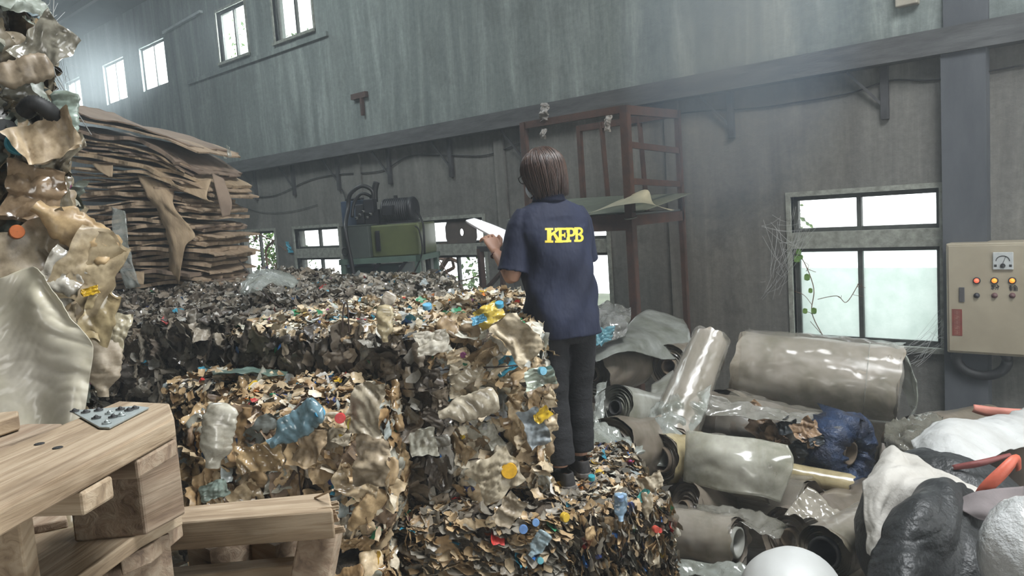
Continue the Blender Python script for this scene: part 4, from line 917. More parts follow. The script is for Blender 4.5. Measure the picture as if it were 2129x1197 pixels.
# ------------------------------------------------------------------ hydraulic power pack
def machine():
    d0 = 10.0; a = P(708, 472, d0); yaw = VY + math.radians(-14); c = MC.T
    o0 = a.copy(); o0.z = 0
    lb = 'green hydraulic power pack with black electric motor and hoses, behind the back row of bales'
    rt = empty('hydraulic_power_pack', o0, yaw, lb, 'machine')
    mg = pm('grey_green_paint', (.070, .085, .075), (.05, .06, .055), 4, .5, .1); mo = pm('olive_enamel', (.115, .135, .055), (.085, .10, .045), 3, .35, .05, coat=.2); mf = pm('green_frame_paint', (.10, .16, .125), (.07, .11, .09), 5, .6, .1)
    mb = pm('black_iron', (.016, .017, .020), (.010, .010, .012), 8, .5, .1); mh = pm('black_rubber', (.012, .012, .013), (.008, .008, .008), 12, .5, .1)
    zt = P(708, 472, d0).z; zb = P(708, 540, d0).z; s = d0 / FPX
    W1 = 55 * s; W2 = 168 * s
    MB().box((0, 0, zb), (W1 + .04, .62, zt)).build('control_tank', mg, rt, bevel=.01, world=False)
    MB().box((-.01, -.01, zt), (W1 + .05, .63, zt + .012)).build('tank_lid', mg, rt, world=False)
    MB().box((W1 + .04, .06, zb), (W2, .70, zt - .01)).build('oil_tank', mo, rt, bevel=.02, world=False)
    MB().box((W1 + .12, .03, zb + .08), (W1 + .17, .06, zt - .08)).build('sight_glass', mb, rt, world=False)
    f = MB(); f.box((-.05, -.04, zb - .07), (W2 + .03, .02, zb)); f.box((-.05, .66, zb - .07), (W2 + .03, .72, zb)); f.box((-.05, -.04, zb - .07), (.01, .72, zb)); f.box((W2 - .03, -.04, zb - .07), (W2 + .03, .72, zb)); f.build('base_frame', mf, rt, world=False)
    for x, y in ((.0, 0), (W2 - .02, 0), (0, .68), (W2 - .02, .68)): MB().box((x - .03, y - .03, 0), (x + .03, y + .03, zb - .07)).build('leg', mf, rt, world=False)
    g = MB(); g.bar((W2 - .18, 0, zb - .07), (W2 - .50, 0, zb - .42), .04); g.bar((W2 - .55, 0, zb - .07), (W2 - .85, 0, zb - .40), .04); g.bar((W1 + .1, 0, zb - .42), (W2, 0, zb - .42), .04); g.build('brace', mb, rt, world=False)
    MB().box((-.1, .10, zb - .45), (.72, .60, zb - .12)).build('lower_tank', pm('teal_paint', (.05, .085, .08), (.035, .06, .055), 4, .6, .1), rt, world=False)
    # motor
    mx0, mx1 = W2 - .60, W2 - .13; my = .36; mz = zt + .165; r = .165
    M = Matrix.Translation((mx0, my, mz)) @ Matrix.Rotation(math.pi / 2, 4, 'Y')
    L = mx1 - mx0; prof = [(.0005, 0), (r * .5, 0), (r * .95, .03)]
    k = 0
    while .05 + k * .03 < L - .08: prof += [(r, .05 + k * .03), (r, .06 + k * .03), (r * .93, .062 + k * .03), (r * .93, .078 + k * .03)]; k += 1
    prof += [(r * 1.03, L - .07), (r * 1.03, L - .02), (r * .9, L), (r * .4, L + .005), (.0005, L + .005)]
    mm = MB().lathe(prof, 32, M).build('electric_motor', mb, rt, True, world=False)
    g = MB(); g.box((mx0 + .10, my - .25, mz - .05), (mx0 + .24, my - .12, mz + .07)); g.build('terminal_box', mb, rt, world=False); MB().box((mx0 + .18, my - .02, mz + r - .01), (mx0 + .22, my + .02, mz + r + .035)).build('lifting_lug', mb, rt, world=False); MB().box((mx0, my - .12, zt), (mx1, my + .12, zt + .03)).build('motor_mount', mb, rt, world=False)
    # pump block, valves, hoses
    g = MB(); g.box((mx0 - .22, my - .10, zt), (mx0 - .02, my + .10, zt + .20)); g.box((mx0 - .34, my - .12, zt + .02), (mx0 - .22, my + .05, zt + .28)); g.box((mx0 - .20, my - .16, zt + .16), (mx0 - .06, my - .02, zt + .34)); g.build('pump_block', mb, rt, bevel=.01, world=False)
    g = MB()
    for q in range(5): g.lathe([(.02, 0), (.02, .05), (.012, .052), (.012, .07)], 10, Matrix.Translation((mx0 - .30 + q * .05, my - .14, zt + .10 + .04 * (q % 3))) @ Matrix.Rotation(math.pi / 2, 4, 'X'))
    g.build('pipe_fitting', pm('steel_fitting', (.22, .22, .21), (.15, .15, .14), 8, .35, 0, .8), rt, True, world=False)
    xh = mx0 - .28
    for pts, rr in (([(xh + .16, my - .05, zt + .28), (xh + .18, my - .05, zt + .44), (xh + .05, my - .08, zt + .52), (xh - .12, my - .1, zt + .42), (xh - .16, my - .12, zt + .22), (xh - .08, -.05, zt - .02), (xh - .04, -.07, zt - .35), (xh + .0, -.07, zb - .3)], .028),
                    ([(xh + .12, my, zt + .30), (xh + .12, my, zt + .38), (xh, my - .02, zt + .42), (xh - .10, my - .05, zt + .30), (xh - .12, my - .1, zt + .12)], .022),
                    ([(mx0 - .10, my, zt + .30), (mx0 - .09, my, zt + .45), (mx0 - .05, my, zt + .56)], .045),
                    ([(W2 - .14, my, zt + .16), (W2 - .04, my - .1, zt + .06), (W2 + .01, my - .15, zt - .05), (W2 + .03, my - .2, zt - .20), (W2 + .02, my - .2, zb)], .014),
                    ([(W2 - .02, 0, zt - .05), (W2 + .04, -.02, zt - .12), (W2 + .05, -.02, zb + .02), (W2 - .12, -.05, zb - .3)], .010)):
        MB().tube(crv(pts, 6), rr, 8).build('hose', mh, rt, True, world=False)
    ring = MB().tube([(.04 + .035 * math.cos(t), -.02, zb + .10 + .05 * math.sin(t)) for t in [q * math.pi / 8 for q in range(17)]], .010, 6); ring.build('lifting_eye', mb, rt, True, world=False)
    # blue drum
    c = P(741, 455, d0 + .62); r = 29 * (d0 + .6) / FPX; z1 = P(741, 419, d0 + .62).z
    ctr = Vector((c.x, c.y, 0)); rt2 = empty('steel_drum', ctr, 0, 'dark blue drum behind the green power pack, hoses in front of it', 'drum')
    MB().lathe([(.001, 0), (r, 0), (r, z1*.33), (r*1.03, z1*.335), (r, z1*.34), (r, z1*.66), (r*1.03, z1*.665), (r, z1*.67), (r, z1), (r*.97, z1 + .01), (r*.95, z1 - .02), (.001, z1 - .02)], 32, Matrix.Translation(ctr)).build('drum_body', pm('drum_blue', (.022, .045, .085), (.018, .03, .055), 4, .5, .1), rt2, True)
    MB().tube([ctr + Vector((r * .6 * math.cos(t), r * .6 * math.sin(t), z1 + .03)) for t in [q * math.pi / 8 for q in range(17)]], .02, 6).build('coiled_hose', mh, rt2, True)
machine()
tag(MB().box((0, 0, 0), (1, 1, 1), Matrix.Translation(P(862, 592, 9.6)) @ Matrix.Rotation(VY - .2, 4, 'Z') @ Matrix.Diagonal((.24, .3, .25, 1)) @ Matrix.Translation((0, 0, -1))).build('cardboard_box', pm('dusty_tan', (.30, .27, .22), (.22, .2, .16), 4, .8, .1), bevel=.008), 'dusty beige box beside the foot of the green power pack', 'box')

# ------------------------------------------------------------------ the person
def person():
    feet = PZ(1190, 998, 1.02); ZF = 1.045
    dcm = depth_at(1190, 998, 1.02)
    S = 1.0
    yaw = math.atan2(F_[1], F_[0]) - math.pi / 2 + math.radians(24)   # local +Y = facing
    root = empty('person', (feet.x, feet.y, ZF), yaw, 'person in navy work shirt marked KEPB and black trousers, seen from behind reading a notepad', 'person')
    skin = pm('skin', (.42, .235, .16), (.36, .20, .135), 8, .55, .05); hairm, t, b, o = nodes('dark_brown_hair')
    n = noise(t, coords(t, 'Object', (60, 60, 3)), 2, 4); r = ramp(t, [(.35, (.020, .011, .008)), (.7, (.085, .043, .028))]); t.links.new(n, r.inputs[0]); t.links.new(r.outputs[0], b.inputs['Base Color']); b.inputs['Roughness'].default_value = .42; b.inputs['Specular IOR Level'].default_value = .6
    navy = pm('navy_cloth', (.007, .0115, .036), (.005, .008, .026), 7, .8, .55, bscale=5, bdist=.05, stretch=(1, 1, .5)); black = pm('black_trouser_cloth', (.013, .013, .015), (.009, .009, .010), 7, .9, .6, bscale=13, bdist=.02, stretch=(1, 1, 1.6))
    def loft(rings, n=24, cap=True, sq=2.0, wr=None):
        """rings: (centre, x-axis radius vec, y-axis radius vec)"""
        m = MB(); v = []
        for c, a, b_ in rings:
            for k in range(n):
                t_ = 2 * math.pi * k / n; ct, st = math.cos(t_), math.sin(t_)
                e = 2 / sq; x = math.copysign(abs(ct) ** e, ct); y = math.copysign(abs(st) ** e, st)
                p = Vector(c) + Vector(a) * x + Vector(b_) * y
                if wr: p = wr(p, t_)
                v.append(p)
        L = len(rings); f = [(i*n+k, i*n+(k+1)%n, (i+1)*n+(k+1)%n, (i+1)*n+k) for i in range(L-1) for k in range(n)]
        if cap: f += [tuple(range(n))[::-1], tuple((L-1)*n+k for k in range(n))]
        m.add(v, f); return m
    def limb(pts, rads, n=14, fl=None):
        m = MB(); m.tube(crv(pts, 4), list(np.interp(np.linspace(0, 1, 4*(len(pts)-1)+1), np.linspace(0, 1, len(rads)), rads)), n); return m
    def ball(c, r, M3=None, n=16):
        m = MB(); pr = [(max(.0004, math.sin(math.pi * k / n)), -math.cos(math.pi * k / n)) for k in range(n + 1)]
        T = Matrix.Translation(c) @ (M3 or Matrix.Identity(4)) @ Matrix.Diagonal((*r, 1)); m.lathe(pr, 20, T); return m
    def merge(ms):
        o = MB()
        for m in ms: o.add(m.v, m.f)
        return o
    def fused(name, ms, mat, vox, smooth=2, parent=root):
        m = merge(ms); o = m.build(name, mat, parent, True, world=False)
        r_ = o.modifiers.new('r', 'REMESH'); r_.mode = 'VOXEL'; r_.voxel_size = vox; r_.use_smooth_shade = True
        s_ = o.modifiers.new('s', 'SMOOTH'); s_.iterations = smooth; s_.factor = .5
        return o
    ly = .055                                   # forward lean of the shoulders
    LS, LE, LW, LH = Vector((-.165, ly, 1.265)), Vector((-.225, .045, 1.0)), Vector((-.205, .268, 1.105)), Vector((-.212, .318, 1.175))
    RS, RE, RW, RH = Vector((.165, ly, 1.265)), Vector((.205, .12, 1.02)), Vector((.045, .30, 1.10)), Vector((-.01, .335, 1.13))
    HF, HR = Vector((-.085, -.05, 0)), Vector((.085, .06, 0))
    hy = math.radians(24)                       # head turned further to the left
    Hc = Vector((-.012, ly + .035, 1.468)); Hm = Matrix.Translation(Hc) @ Matrix.Rotation(hy, 4, 'Z') @ Matrix.Rotation(math.radians(-14), 4, 'X')
    parts = []
    # torso, neck, legs, feet
    parts.append(loft([((0, 0, .76), (.13, 0, 0), (0, .09, 0)), ((0, 0, .84), (.155, 0, 0), (0, .105, 0)), ((0, .01, 1.0), (.125, 0, 0), (0, .09, 0)), ((0, .03, 1.15), (.145, 0, 0), (0, .10, 0)), ((0, ly, 1.25), (.13, 0, 0), (0, .08, 0)), ((0, ly, 1.30), (.07, 0, 0), (0, .06, 0)), ((0, ly + .005, 1.36), (.052, 0, 0), (0, .054, 0)), ((-.005, ly + .02, 1.43), (.05, 0, 0), (0, .055, 0))]))
    for hip, ft, tw in ((Vector((-.085, 0, .80)), HF, 12), (Vector((.085, .01, .80)), HR, -14)):
        kn = hip.lerp(ft, .5) + Vector((0, .03, 0)); an = ft + Vector((0, 0, .075))
        parts.append(limb([hip, hip.lerp(kn, .5), kn, kn.lerp(an, .4) + Vector((0, -.012, 0)), an], [.085, .072, .052, .05, .036]))
        T = Matrix.Translation(ft) @ Matrix.Rotation(math.radians(tw), 4, 'Z')
        parts.append(merge([ball(T @ Vector((0, -.03, .022)), (.024, .030, .028)), ball(T @ Vector((0, .03, .016)), (.026, .062, .018)), ball(T @ Vector((0, .09, .010)), (.026, .036, .012))]))
    # arms
    sd_ = Vector((0, 0, -.03))
    parts.append(limb([LS + sd_ + Vector((.03, 0, 0)), LS.lerp(LE, .5), LE, LE.lerp(LW, .4), LW], [.034, .040, .038, .034, .024])); parts.append(limb([RS + sd_ - Vector((.03, 0, 0)), RS.lerp(RE, .5), RE, RE.lerp(RW, .4), RW], [.034, .040, .038, .034, .024]))
    # head: skull, jaw, nose, ears, brow, chin
    def hb(c, r): return ball(Hm @ Vector(c), r, Matrix.Rotation(hy, 4, 'Z') @ Matrix.Rotation(math.radians(-14), 4, 'X'))
    parts += [hb((0, -.01, .025), (.074, .092, .082)), hb((0, .03, -.035), (.058, .062, .065)), hb((0, .065, -.078), (.028, .026, .022)), hb((0, .092, -.018), (.011, .018, .024)), hb((0, .075, -.048), (.026, .022, .016)),
              hb((-.074, -.005, -.01), (.010, .020, .032)), hb((.074, -.005, -.01), (.010, .020, .032)), hb((-.03, .078, .018), (.026, .012, .010)), hb((.03, .078, .018), (.026, .012, .010))]
    # hands
    def hand(W, H, side, curl):
        d = (H - W).normalized(); up = Vector((0, 0, 1)); x = d.cross(up).normalized(); n_ = x.cross(d).normalized(); x = x * side   # x towards the thumb
        out = [loft([(W, x * .024, n_ * .018), (W + d * .03, x * .033, n_ * .016), (W + d * .07, x * .042, n_ * .014), (W + d * .088, x * .040, n_ * .012)], 16)]
        for k, (off, ln) in enumerate(((.0315, .070), (.0105, .079), (-.0105, .073), (-.0305, .057))):
            b0 = W + d * .082 + x * off; d0_ = d; a1 = curl[0] + .12 * (k - 1); a2 = curl[1]
            p1 = b0 + (d * math.cos(a1) - n_ * math.sin(a1)) * ln * .45; p2 = p1 + (d * math.cos(a1 + a2) - n_ * math.sin(a1 + a2)) * ln * .32; p3 = p2 + (d * math.cos(a1 + 1.7 * a2) - n_ * math.sin(a1 + 1.7 * a2)) * ln * .25
            m = MB(); m.tube([b0 - d * .02, b0, p1, p2, p3], [.0088, .0082, .0077, .0070, .0055], 10); out.append(m)
        b0 = W + d * .025 + x * .026; m = MB(); m.tube([b0 - x * .01, b0 + x * .018 + d * .02, b0 + x * .028 + d * .045 + n_ * .01, b0 + x * .020 + d * .070 + n_ * .014], [.013, .0115, .010, .007], 10); out.append(m)
        return merge(out)
    parts.append(hand(LW, LH, 1, (.45, .65))); parts.append(hand(RW, RH, -1, (.6, .7)))
    fused('body', parts, skin, .0042, 2)
    # shirt
    def wr(p, t_):
        k = .009 * math.sin(p.z * 19 + 3 * p.x * 9 + 2 * math.sin(t_ * 2)) * (1 if p.z < 1.25 else .3) + .006 * math.sin(t_ * 5 + p.z * 8) * max(0, 1.2 - p.z) * 2.2 + .006 * math.sin(t_ * 7 - p.z * 30) * (1 if p.z < 1.22 else .2)
        q = Vector((p.x, p.y - .02, 0)); return p + q.normalized() * k if q.length > .001 else p
    R3 = []
    key = [(.70, 0, 0, .196, .150), (.715, 0, 0, .194, .149), (.80, 0, .0, .188, .145), (.90, 0, .005, .178, .135), (1.0, 0, .012, .174, .128), (1.10, 0, .025, .182, .128), (1.19, 0, .042, .188, .125), (1.25, 0, ly - .003, .186, .115), (1.285, 0, ly, .178, .10), (1.31, 0, ly, .150, .085), (1.332, 0, ly, .095, .072), (1.35, 0, ly + .003, .068, .062)]
    zs = np.linspace(.70, 1.35, 46); K = np.array(key)
    for z in zs: c = [np.interp(z, K[:, 0], K[:, i]) for i in range(1, 5)]; R3.append(((c[0], c[1], z), (c[2], 0, 0), (0, c[3], 0)))
    ins = [((0, 0, .76), (.17, 0, 0), (0, .125, 0)), ((0, 0, .701), (.185, 0, 0), (0, .138, 0))]
    tor = loft(ins + R3, 72, True, 2.25, wr)
    def sleeve(Sh, El, wide):
        d = (El - Sh); x = Vector((1, 0, 0)); y = d.cross(x).normalized(); x = y.cross(d).normalized(); dn = d.normalized(); rr = []
        for t_, r1 in ((-.16, .026), (-.05, .046), (.12, .060), (.35, .064), (.6, .066), (.85, .072), (.93, .074), (.935, .066), (.80, .056)):
            ww = .003 * math.sin(t_ * 22); rr.append((Sh + d * t_, x * (r1 + ww), y * (r1 * 1.0 + ww)))
        return loft(rr, 28)
    shirt = fused('shirt', [tor, sleeve(LS + Vector((.01, 0, .0)), LE, 1), sleeve(RS + Vector((-.01, 0, 0)), RE, 1)], navy, .0065, 4)
    shirt['label'] = 'navy short sleeved shirt'
    # collar and yoke seam
    col = []
    for z, r_, f_ in ((1.335, .066, 0), (1.355, .066, 0), (1.385, .060, 0), (1.388, .066, .004), (1.36, .076, .004), (1.338, .082, .004)): col.append(((-.003, ly + .004 + (1.385 - z) * -.1, z), (r_, 0, 0), (0, r_ * .98, 0)))
    cm = loft(col, 32, False); cm.build('collar', navy, root, True, world=False).modifiers.new('s', 'SOLIDIFY').thickness = .004
    # trousers
    tr = [loft([((0, 0, .86), (.150, 0, 0), (0, .105, 0)), ((0, 0, .78), (.162, 0, 0), (0, .118, 0)), ((0, 0, .70), (.160, 0, 0), (0, .115, 0)), ((0, 0, .66), (.13, 0, 0), (0, .09, 0))], 40)]
    for hip, ft, sd in ((Vector((-.082, 0, .72)), HF, -1), (Vector((.082, .01, .72)), HR, 1)):
        kn = hip.lerp(ft + Vector((0, 0, .1)), .52) + Vector((0, .022, 0)); an = ft + Vector((0, -.004, .10)); rr = []
        L = [hip + Vector((0, 0, .03)), hip.lerp(kn, .5), kn, kn.lerp(an, .5), an + Vector((0, 0, .02)), an]
        q = crv(L, 7); rad = np.interp(np.linspace(0, 1, len(q)), [0, .2, .42, .6, .8, 1], [.098, .092, .078, .074, .069, .066])
        for i, p in enumerate(q):
            w_ = .0018 * math.sin(i * 1.3 + sd) + (.002 * math.sin(i * 2.3) if i / len(q) > .8 else 0); rr.append((p, Vector((rad[i] + w_, 0, 0)), Vector((0, rad[i] * 1.06 + w_, 0))))
        rr += [(an + Vector((0, 0, .001)), Vector((.052, 0, 0)), Vector((0, .055, 0))), (an + Vector((0, 0, .05)), Vector((.044, 0, 0)), Vector((0, .046, 0)))]
        tr.append(loft(rr, 28))
    fused('trousers', tr, black, .0065, 3)['label'] = 'black trousers'
    # shoes
    cv = pm('black_canvas', (.022, .021, .021), (.04, .036, .034), 60, .8, .2); rub = pm('dirty_rubber', (.17, .155, .14), (.09, .08, .07), 12, .7, .1)
    for ft, tw in ((HF, 12), (HR, -14)):
        T = Matrix.Translation(ft + Vector((0, 0, -.025))) @ Matrix.Rotation(math.radians(tw), 4, 'Z')
        def outline(s): return [(x * s, y * s + .035) for x, y in [(0.0, -.115), (.026, -.108), (.035, -.085), (.034, -.03), (.043, .04), (.046, .085), (.036, .12), (.015, .138), (-.008, .138), (-.03, .125), (-.041, .09), (-.040, .04), (-.033, -.03), (-.034, -.085), (-.026, -.108)]]
        sh = empty('shoe', (0, 0, 0)); sh.parent = root; sh.location = (0, 0, 0)
        MB().prism(outline(1.06), 0, .026, T).build('sole', rub, sh, bevel=.006, world=False)
        v = []; n_ = 15; lv = [(1.04, .024, 0, 1), (1.03, .040, 0, 1), (.97, .058, -.004, 1)]
        base = outline(1.0)
        m = MB()
        rings = []
        for s, z, dy, _ in lv: rings.append([T @ Vector((x * s, (y - .035) * s + .035 + dy, z + (.0 if y > .03 else .0))) for x, y in base])
        top = []
        for x, y in base:
            yy = min(y, .05) * .86 - .006; xx = x * .86; top.append(T @ Vector((xx, yy, .098 if y < .02 else .090)))
        rings.append(top); inn = [T @ Vector((0, -.02, .05)).lerp(Vector((0, -.02, .05)), 0) * 1 for _ in base]
        rings.append([p.lerp(T @ Vector((0, -.02, .04)), .35) + Vector((0, 0, -.02)) for p in top])
        for r_ in rings: v += r_
        f = [(i*n_+k, i*n_+(k+1)%n_, (i+1)*n_+(k+1)%n_, (i+1)*n_+k) for i in range(len(rings)-1) for k in range(n_)] + [tuple((len(rings)-1)*n_+k for k in range(n_))]
        m.add(v, f); uo = m.build('upper', cv, sh, True, world=False); uo.modifiers.new('s', 'SUBSURF').levels = 2; uo.modifiers['s'].render_levels = 2
        g = MB()
        for k in range(4): yy = .030 + k * .018; g.tube([T @ Vector((-.024, yy, .070 - k * .004)), T @ Vector((0, yy + .004, .080 - k * .005)), T @ Vector((.024, yy, .070 - k * .004))], .0028, 5)
        g.build('laces', pm('grey_lace', (.10, .095, .09), (.07, .07, .065), 30, .8, 0), sh, True, world=False)
    # hair
    rg = random.Random(8); hm = MB()
    def hp(az, el, k=1.0):      # point on the hair shell, az 0 = front
        rx, ry, rzz = .098 * k, .112 * k, .108 * k
        return Vector((math.sin(az) * math.cos(el) * rx, math.cos(az) * math.cos(el) * ry - .012, math.sin(el) * rzz + .018))
    sh_ = []
    nu, nv = 40, 18; v = []
    for i in range(nv):
        for j in range(nu):
            az = 2 * math.pi * j / nu - math.pi; front = max(0, math.cos(az)); e0 = math.radians(90)
            low = -.098 if front < .35 else (.050 - (front - .35) * .02 if front > .62 else -.098 + (front - .35) / .27 * .148)
            t_ = i / (nv - 1)
            if t_ < .62: p = hp(az, e0 * (1 - t_ / .62) , .95)
            else:
                p = hp(az, 0, .95); q = (t_ - .62) / .38; p.z = p.z + (low - p.z) * q if low < p.z else p.z; p.x *= 1 - .16 * q ** 2; p.y = (p.y + .012) * (1 - .22 * q ** 2) - .012
                if low > .02: p = hp(az, math.radians(18) , .95)
            v.append(Hm @ p)
    so_ = MB().add(v, grid_faces(nv, nu, True)); hs = so_.build('hair', hairm, root, True, world=False); hs['label'] = 'dark brown bobbed hair'
    st = MB()
    for _ in range(1500):
        az = rg.uniform(-math.pi, math.pi); c_ = math.cos(az)
        if c_ > .72 and rg.random() < .4: continue
        k = rg.uniform(.955, 1.035) + (.02 if rg.random() < .1 else 0); a2 = az + rg.gauss(0, .10); e_start = math.radians(rg.uniform(40, 88))
        low = -.115 + rg.uniform(-.015, .03) if c_ < .3 else (rg.uniform(.0, .04) if c_ > .7 else -.06 + rg.uniform(-.03, .05))
        pts = []
        for i in range(5): t_ = i / 4; pts.append(hp(az + (a2 - az) * t_ * .5, e_start * (1 - t_), k))
        b0 = pts[-1]
        for i in range(1, 5):
            t_ = i / 4; z = b0.z + (low - b0.z) * t_
            if low >= b0.z: break
            s_ = 1 - .17 * t_ ** 2 + rg.gauss(0, .006); pts.append(Vector((b0.x * s_ + (a2 - az) * .02 * t_, (b0.y + .012) * (1 - .22 * t_ ** 2) - .012, z)))
        n_ = len(pts); st.tube([Hm @ p for p in pts], [.0030 * (1 - .75 * (i / (n_ - 1)) ** 2) for i in range(n_)], 4, False)
    st.build('strands', hairm, hs, True, world=False)
    # glasses, mask
    gm = pm('black_frame', (.02, .02, .02), (.02, .02, .02), 5, .3, 0); g = MB()
    for sx in (-1, 1):
        g.tube([Hm @ Vector((sx * .034 + .026 * math.cos(a), .100, .006 + .019 * math.sin(a))) for a in [k * math.pi / 8 for k in range(17)]], .0022, 5)
        g.tube([Hm @ Vector((sx * .060, .099, .012)), Hm @ Vector((sx * .082, .085, .012)), Hm @ Vector((sx * .084, .0, .006)), Hm @ Vector((sx * .080, -.02, -.01))], .0022, 5)
    g.tube([Hm @ Vector((-.009, .102, .008)), Hm @ Vector((.009, .102, .008))], .002, 5)
    go = g.build('glasses', gm, root, True, world=False)
    g = MB()
    for sx in (-1, 1): g.lathe([(.0005, .0), (.024, .0), (.024, .001), (.0005, .001)], 16, Hm @ Matrix.Translation((sx * .034, .100, .006)) @ Matrix.Rotation(math.pi / 2, 4, 'X'))
    g.build('lens', film_material('clear_lens', (.8, .85, .85), .15, .02), go, True, world=False)
    v = []
    for i in range(7):
        for j in range(13):
            a = math.radians(-75 + 150 * j / 12); z = -.020 - .075 * i / 6; r_ = .072 + .022 * math.sin(math.pi * i / 6) * math.cos(a); v.append(Hm @ Vector((math.sin(a) * (r_ * .92), .022 + math.cos(a) * (.062 + .020 * math.cos(a) * math.sin(math.pi * (i + 1) / 8)), z)))
    mo = mesh_obj('face_mask', v, grid_faces(7, 13), pm('pale_mask', (.45, .50, .55), (.38, .43, .48), 8, .8, .05), root, True, False); mo.modifiers.new('s', 'SOLIDIFY').thickness = .002
    g = MB()
    for sx in (-1, 1):
        g.tube(crv([Hm @ Vector((sx * .066, .040, -.030)), Hm @ Vector((sx * .078, .012, -.012)), Hm @ Vector((sx * .084, -.014, .012))], 4), .0014, 5); g.tube(crv([Hm @ Vector((sx * .064, .034, -.088)), Hm @ Vector((sx * .078, .008, -.05)), Hm @ Vector((sx * .084, -.016, -.008))], 4), .0014, 5)
    g.build('ear_loop', pm('white_elastic', (.6, .6, .6), (.5, .5, .5), 8, .7, 0), mo, True, world=False)
    g = MB()
    for sx in (-1, 1): g.lathe([(max(.0004, .0115 * math.sin(math.pi * k / 8)), -.0115 * math.cos(math.pi * k / 8)) for k in range(9)], 12, Hm @ Matrix.Translation((sx * .031, .074, .004)))
    g.build('eye', pm('eye_white', (.6, .58, .55), (.5, .5, .48), 5, .3, 0), root, True, world=False)
    # bracelet of beads on the left wrist
    d = (LH - LW).normalized(); bm_ = MB(); M = axis_matrix(LW - d * .012, d)
    for k in range(18):
        a = 2 * math.pi * k / 18; c = M @ Vector((.030 * math.cos(a), .030 * math.sin(a), 0)); bm_.lathe([(max(.0003, .0055 * math.sin(math.pi * i / 6)), -.0055 * math.cos(math.pi * i / 6)) for i in range(7)], 8, Matrix.Translation(c))
    bm_.build('bead_bracelet', pm('dark_red_beads', (.07, .012, .010), (.03, .01, .01), 40, .25, 0), root, True, world=False)
    # lettering on the back, laid on the cloth
    bpy.context.view_layer.update(); dg = bpy.context.evaluated_depsgraph_get(); ev = shirt.evaluated_get(dg); me = ev.to_mesh()
    mwv = Matrix.Translation(root.location) @ root.rotation_euler.to_matrix().to_4x4()
    tree = BVHTree.FromPolygons([mwv @ v.co for v in me.vertices], [tuple(p.vertices) for p in me.polygons]); ev.to_mesh_clear()
    org = Vector((0, 0, ZC))
    def strip(p, q, n, m):   # two edges of a ribbon, p and q lists of points of equal length
        return p, q
    def box_(x0, y0, x1, y1): return [[(x0, y0), (x1, y0)], [(x0, y1), (x1, y1)]]
    def quad_(a, b_, c, d_): return [[a, b_], [d_, c]]
    def arc_(cx, cy, ro, ri, a0=-90, a1=90, n=10):
        A_ = [math.radians(a0 + (a1 - a0) * k / n) for k in range(n + 1)]
        return [[(cx + ro[0] * math.cos(a), cy + ro[1] * math.sin(a)) for a in A_], [(cx + ri[0] * math.cos(a), cy + ri[1] * math.sin(a)) for a in A_]]
    stem = box_(.13, 0, .40, 1)
    G = dict(K=[stem, box_(0, 0, .52, .15), box_(0, .85, .52, 1), quad_((.36, .40), (.36, .62), (.72, .90), (.92, .90)), quad_((.46, .62), (.62, .68), (1.02, .08), (.74, .08)), box_(.60, .85, 1.04, 1), box_(.62, 0, 1.12, .15)],
             E=[stem, box_(0, 0, 1, .15), box_(0, .85, 1, 1), box_(.35, .42, .72, .57), box_(.62, .33, .74, .67), box_(.84, 0, 1, .34), box_(.84, .66, 1, 1)],
             P=[stem, box_(0, 0, .55, .15), box_(0, .85, .58, 1), box_(.35, .38, .58, .53), arc_(.56, .69, (.44, .31), (.17, .16))],
             B=[stem, box_(0, 0, .58, .15), box_(0, .85, .56, 1), box_(.35, .45, .62, .57), arc_(.54, .745, (.40, .255), (.15, .11)), arc_(.56, .275, (.44, .275), (.17, .125))])
    LT = [('K', 1133, 1166, 474, 504.5), ('E', 1158.5, 1181, 473.5, 504), ('P', 1176, 1197, 473, 503.5), ('B', 1193.5, 1213, 472.5, 503)]
    yel = pm('yellow_print', (.72, .56, .05), (.66, .50, .04), 40, .6, 0)
    for ch, x0, x1, y0, y1 in LT:
        v = []; f = []
        for e in G[ch]:
            p, q = e; n_ = len(p)
            # subdivide along the length
            P1 = []; Q1 = []
            for i in range(n_ - 1):
                ks = 1 if n_ > 3 else 8
                for k in range(ks): t_ = k / ks; P1.append(tuple(p[i][c] + (p[i+1][c] - p[i][c]) * t_ for c in (0, 1))); Q1.append(tuple(q[i][c] + (q[i+1][c] - q[i][c]) * t_ for c in (0, 1)))
            P1.append(p[-1]); Q1.append(q[-1]); rows = 8; base = len(v)
            for r_ in range(rows + 1):
                for a_, b_ in zip(P1, Q1):
                    x = a_[0] + (b_[0] - a_[0]) * r_ / rows; y = a_[1] + (b_[1] - a_[1]) * r_ / rows
                    px = x0 + (x1 - x0) * x; py = y1 + (y0 - y1) * y
                    dr = Vector(_ray(px, py)).normalized(); h = tree.ray_cast(org, dr)
                    v.append((h[0] + h[1] * (.0016 if h[1].dot(dr) < 0 else -.0016)) if h[0] is not None else P(px, py, dcm))
            w_ = len(P1); f += [(base + r_*w_+k, base + r_*w_+k+1, base + (r_+1)*w_+k+1, base + (r_+1)*w_+k) for r_ in range(rows) for k in range(w_ - 1)]
        lo = mesh_obj('letter', v, f, yel, shirt, False); lo['label'] = 'yellow slab letter ' + ch
    # notepad held in the left hand
    Rw = lambda p: mwv @ Vector(p)
    dh = 3.98
    nb = empty('notepad', P(1035, 500, dh), 0, 'white notepad held up in the left hand of the person', 'notepad')
    a, b_, c, d_ = P(1058, 512, 3.90), P(1054, 479, 4.10), P(986, 453, 4.12), P(969, 456, 3.96)
    pgm = pm('white_paper', (.86, .86, .88), (.82, .82, .85), 6, .6, 0)
    v = []; K_ = 10
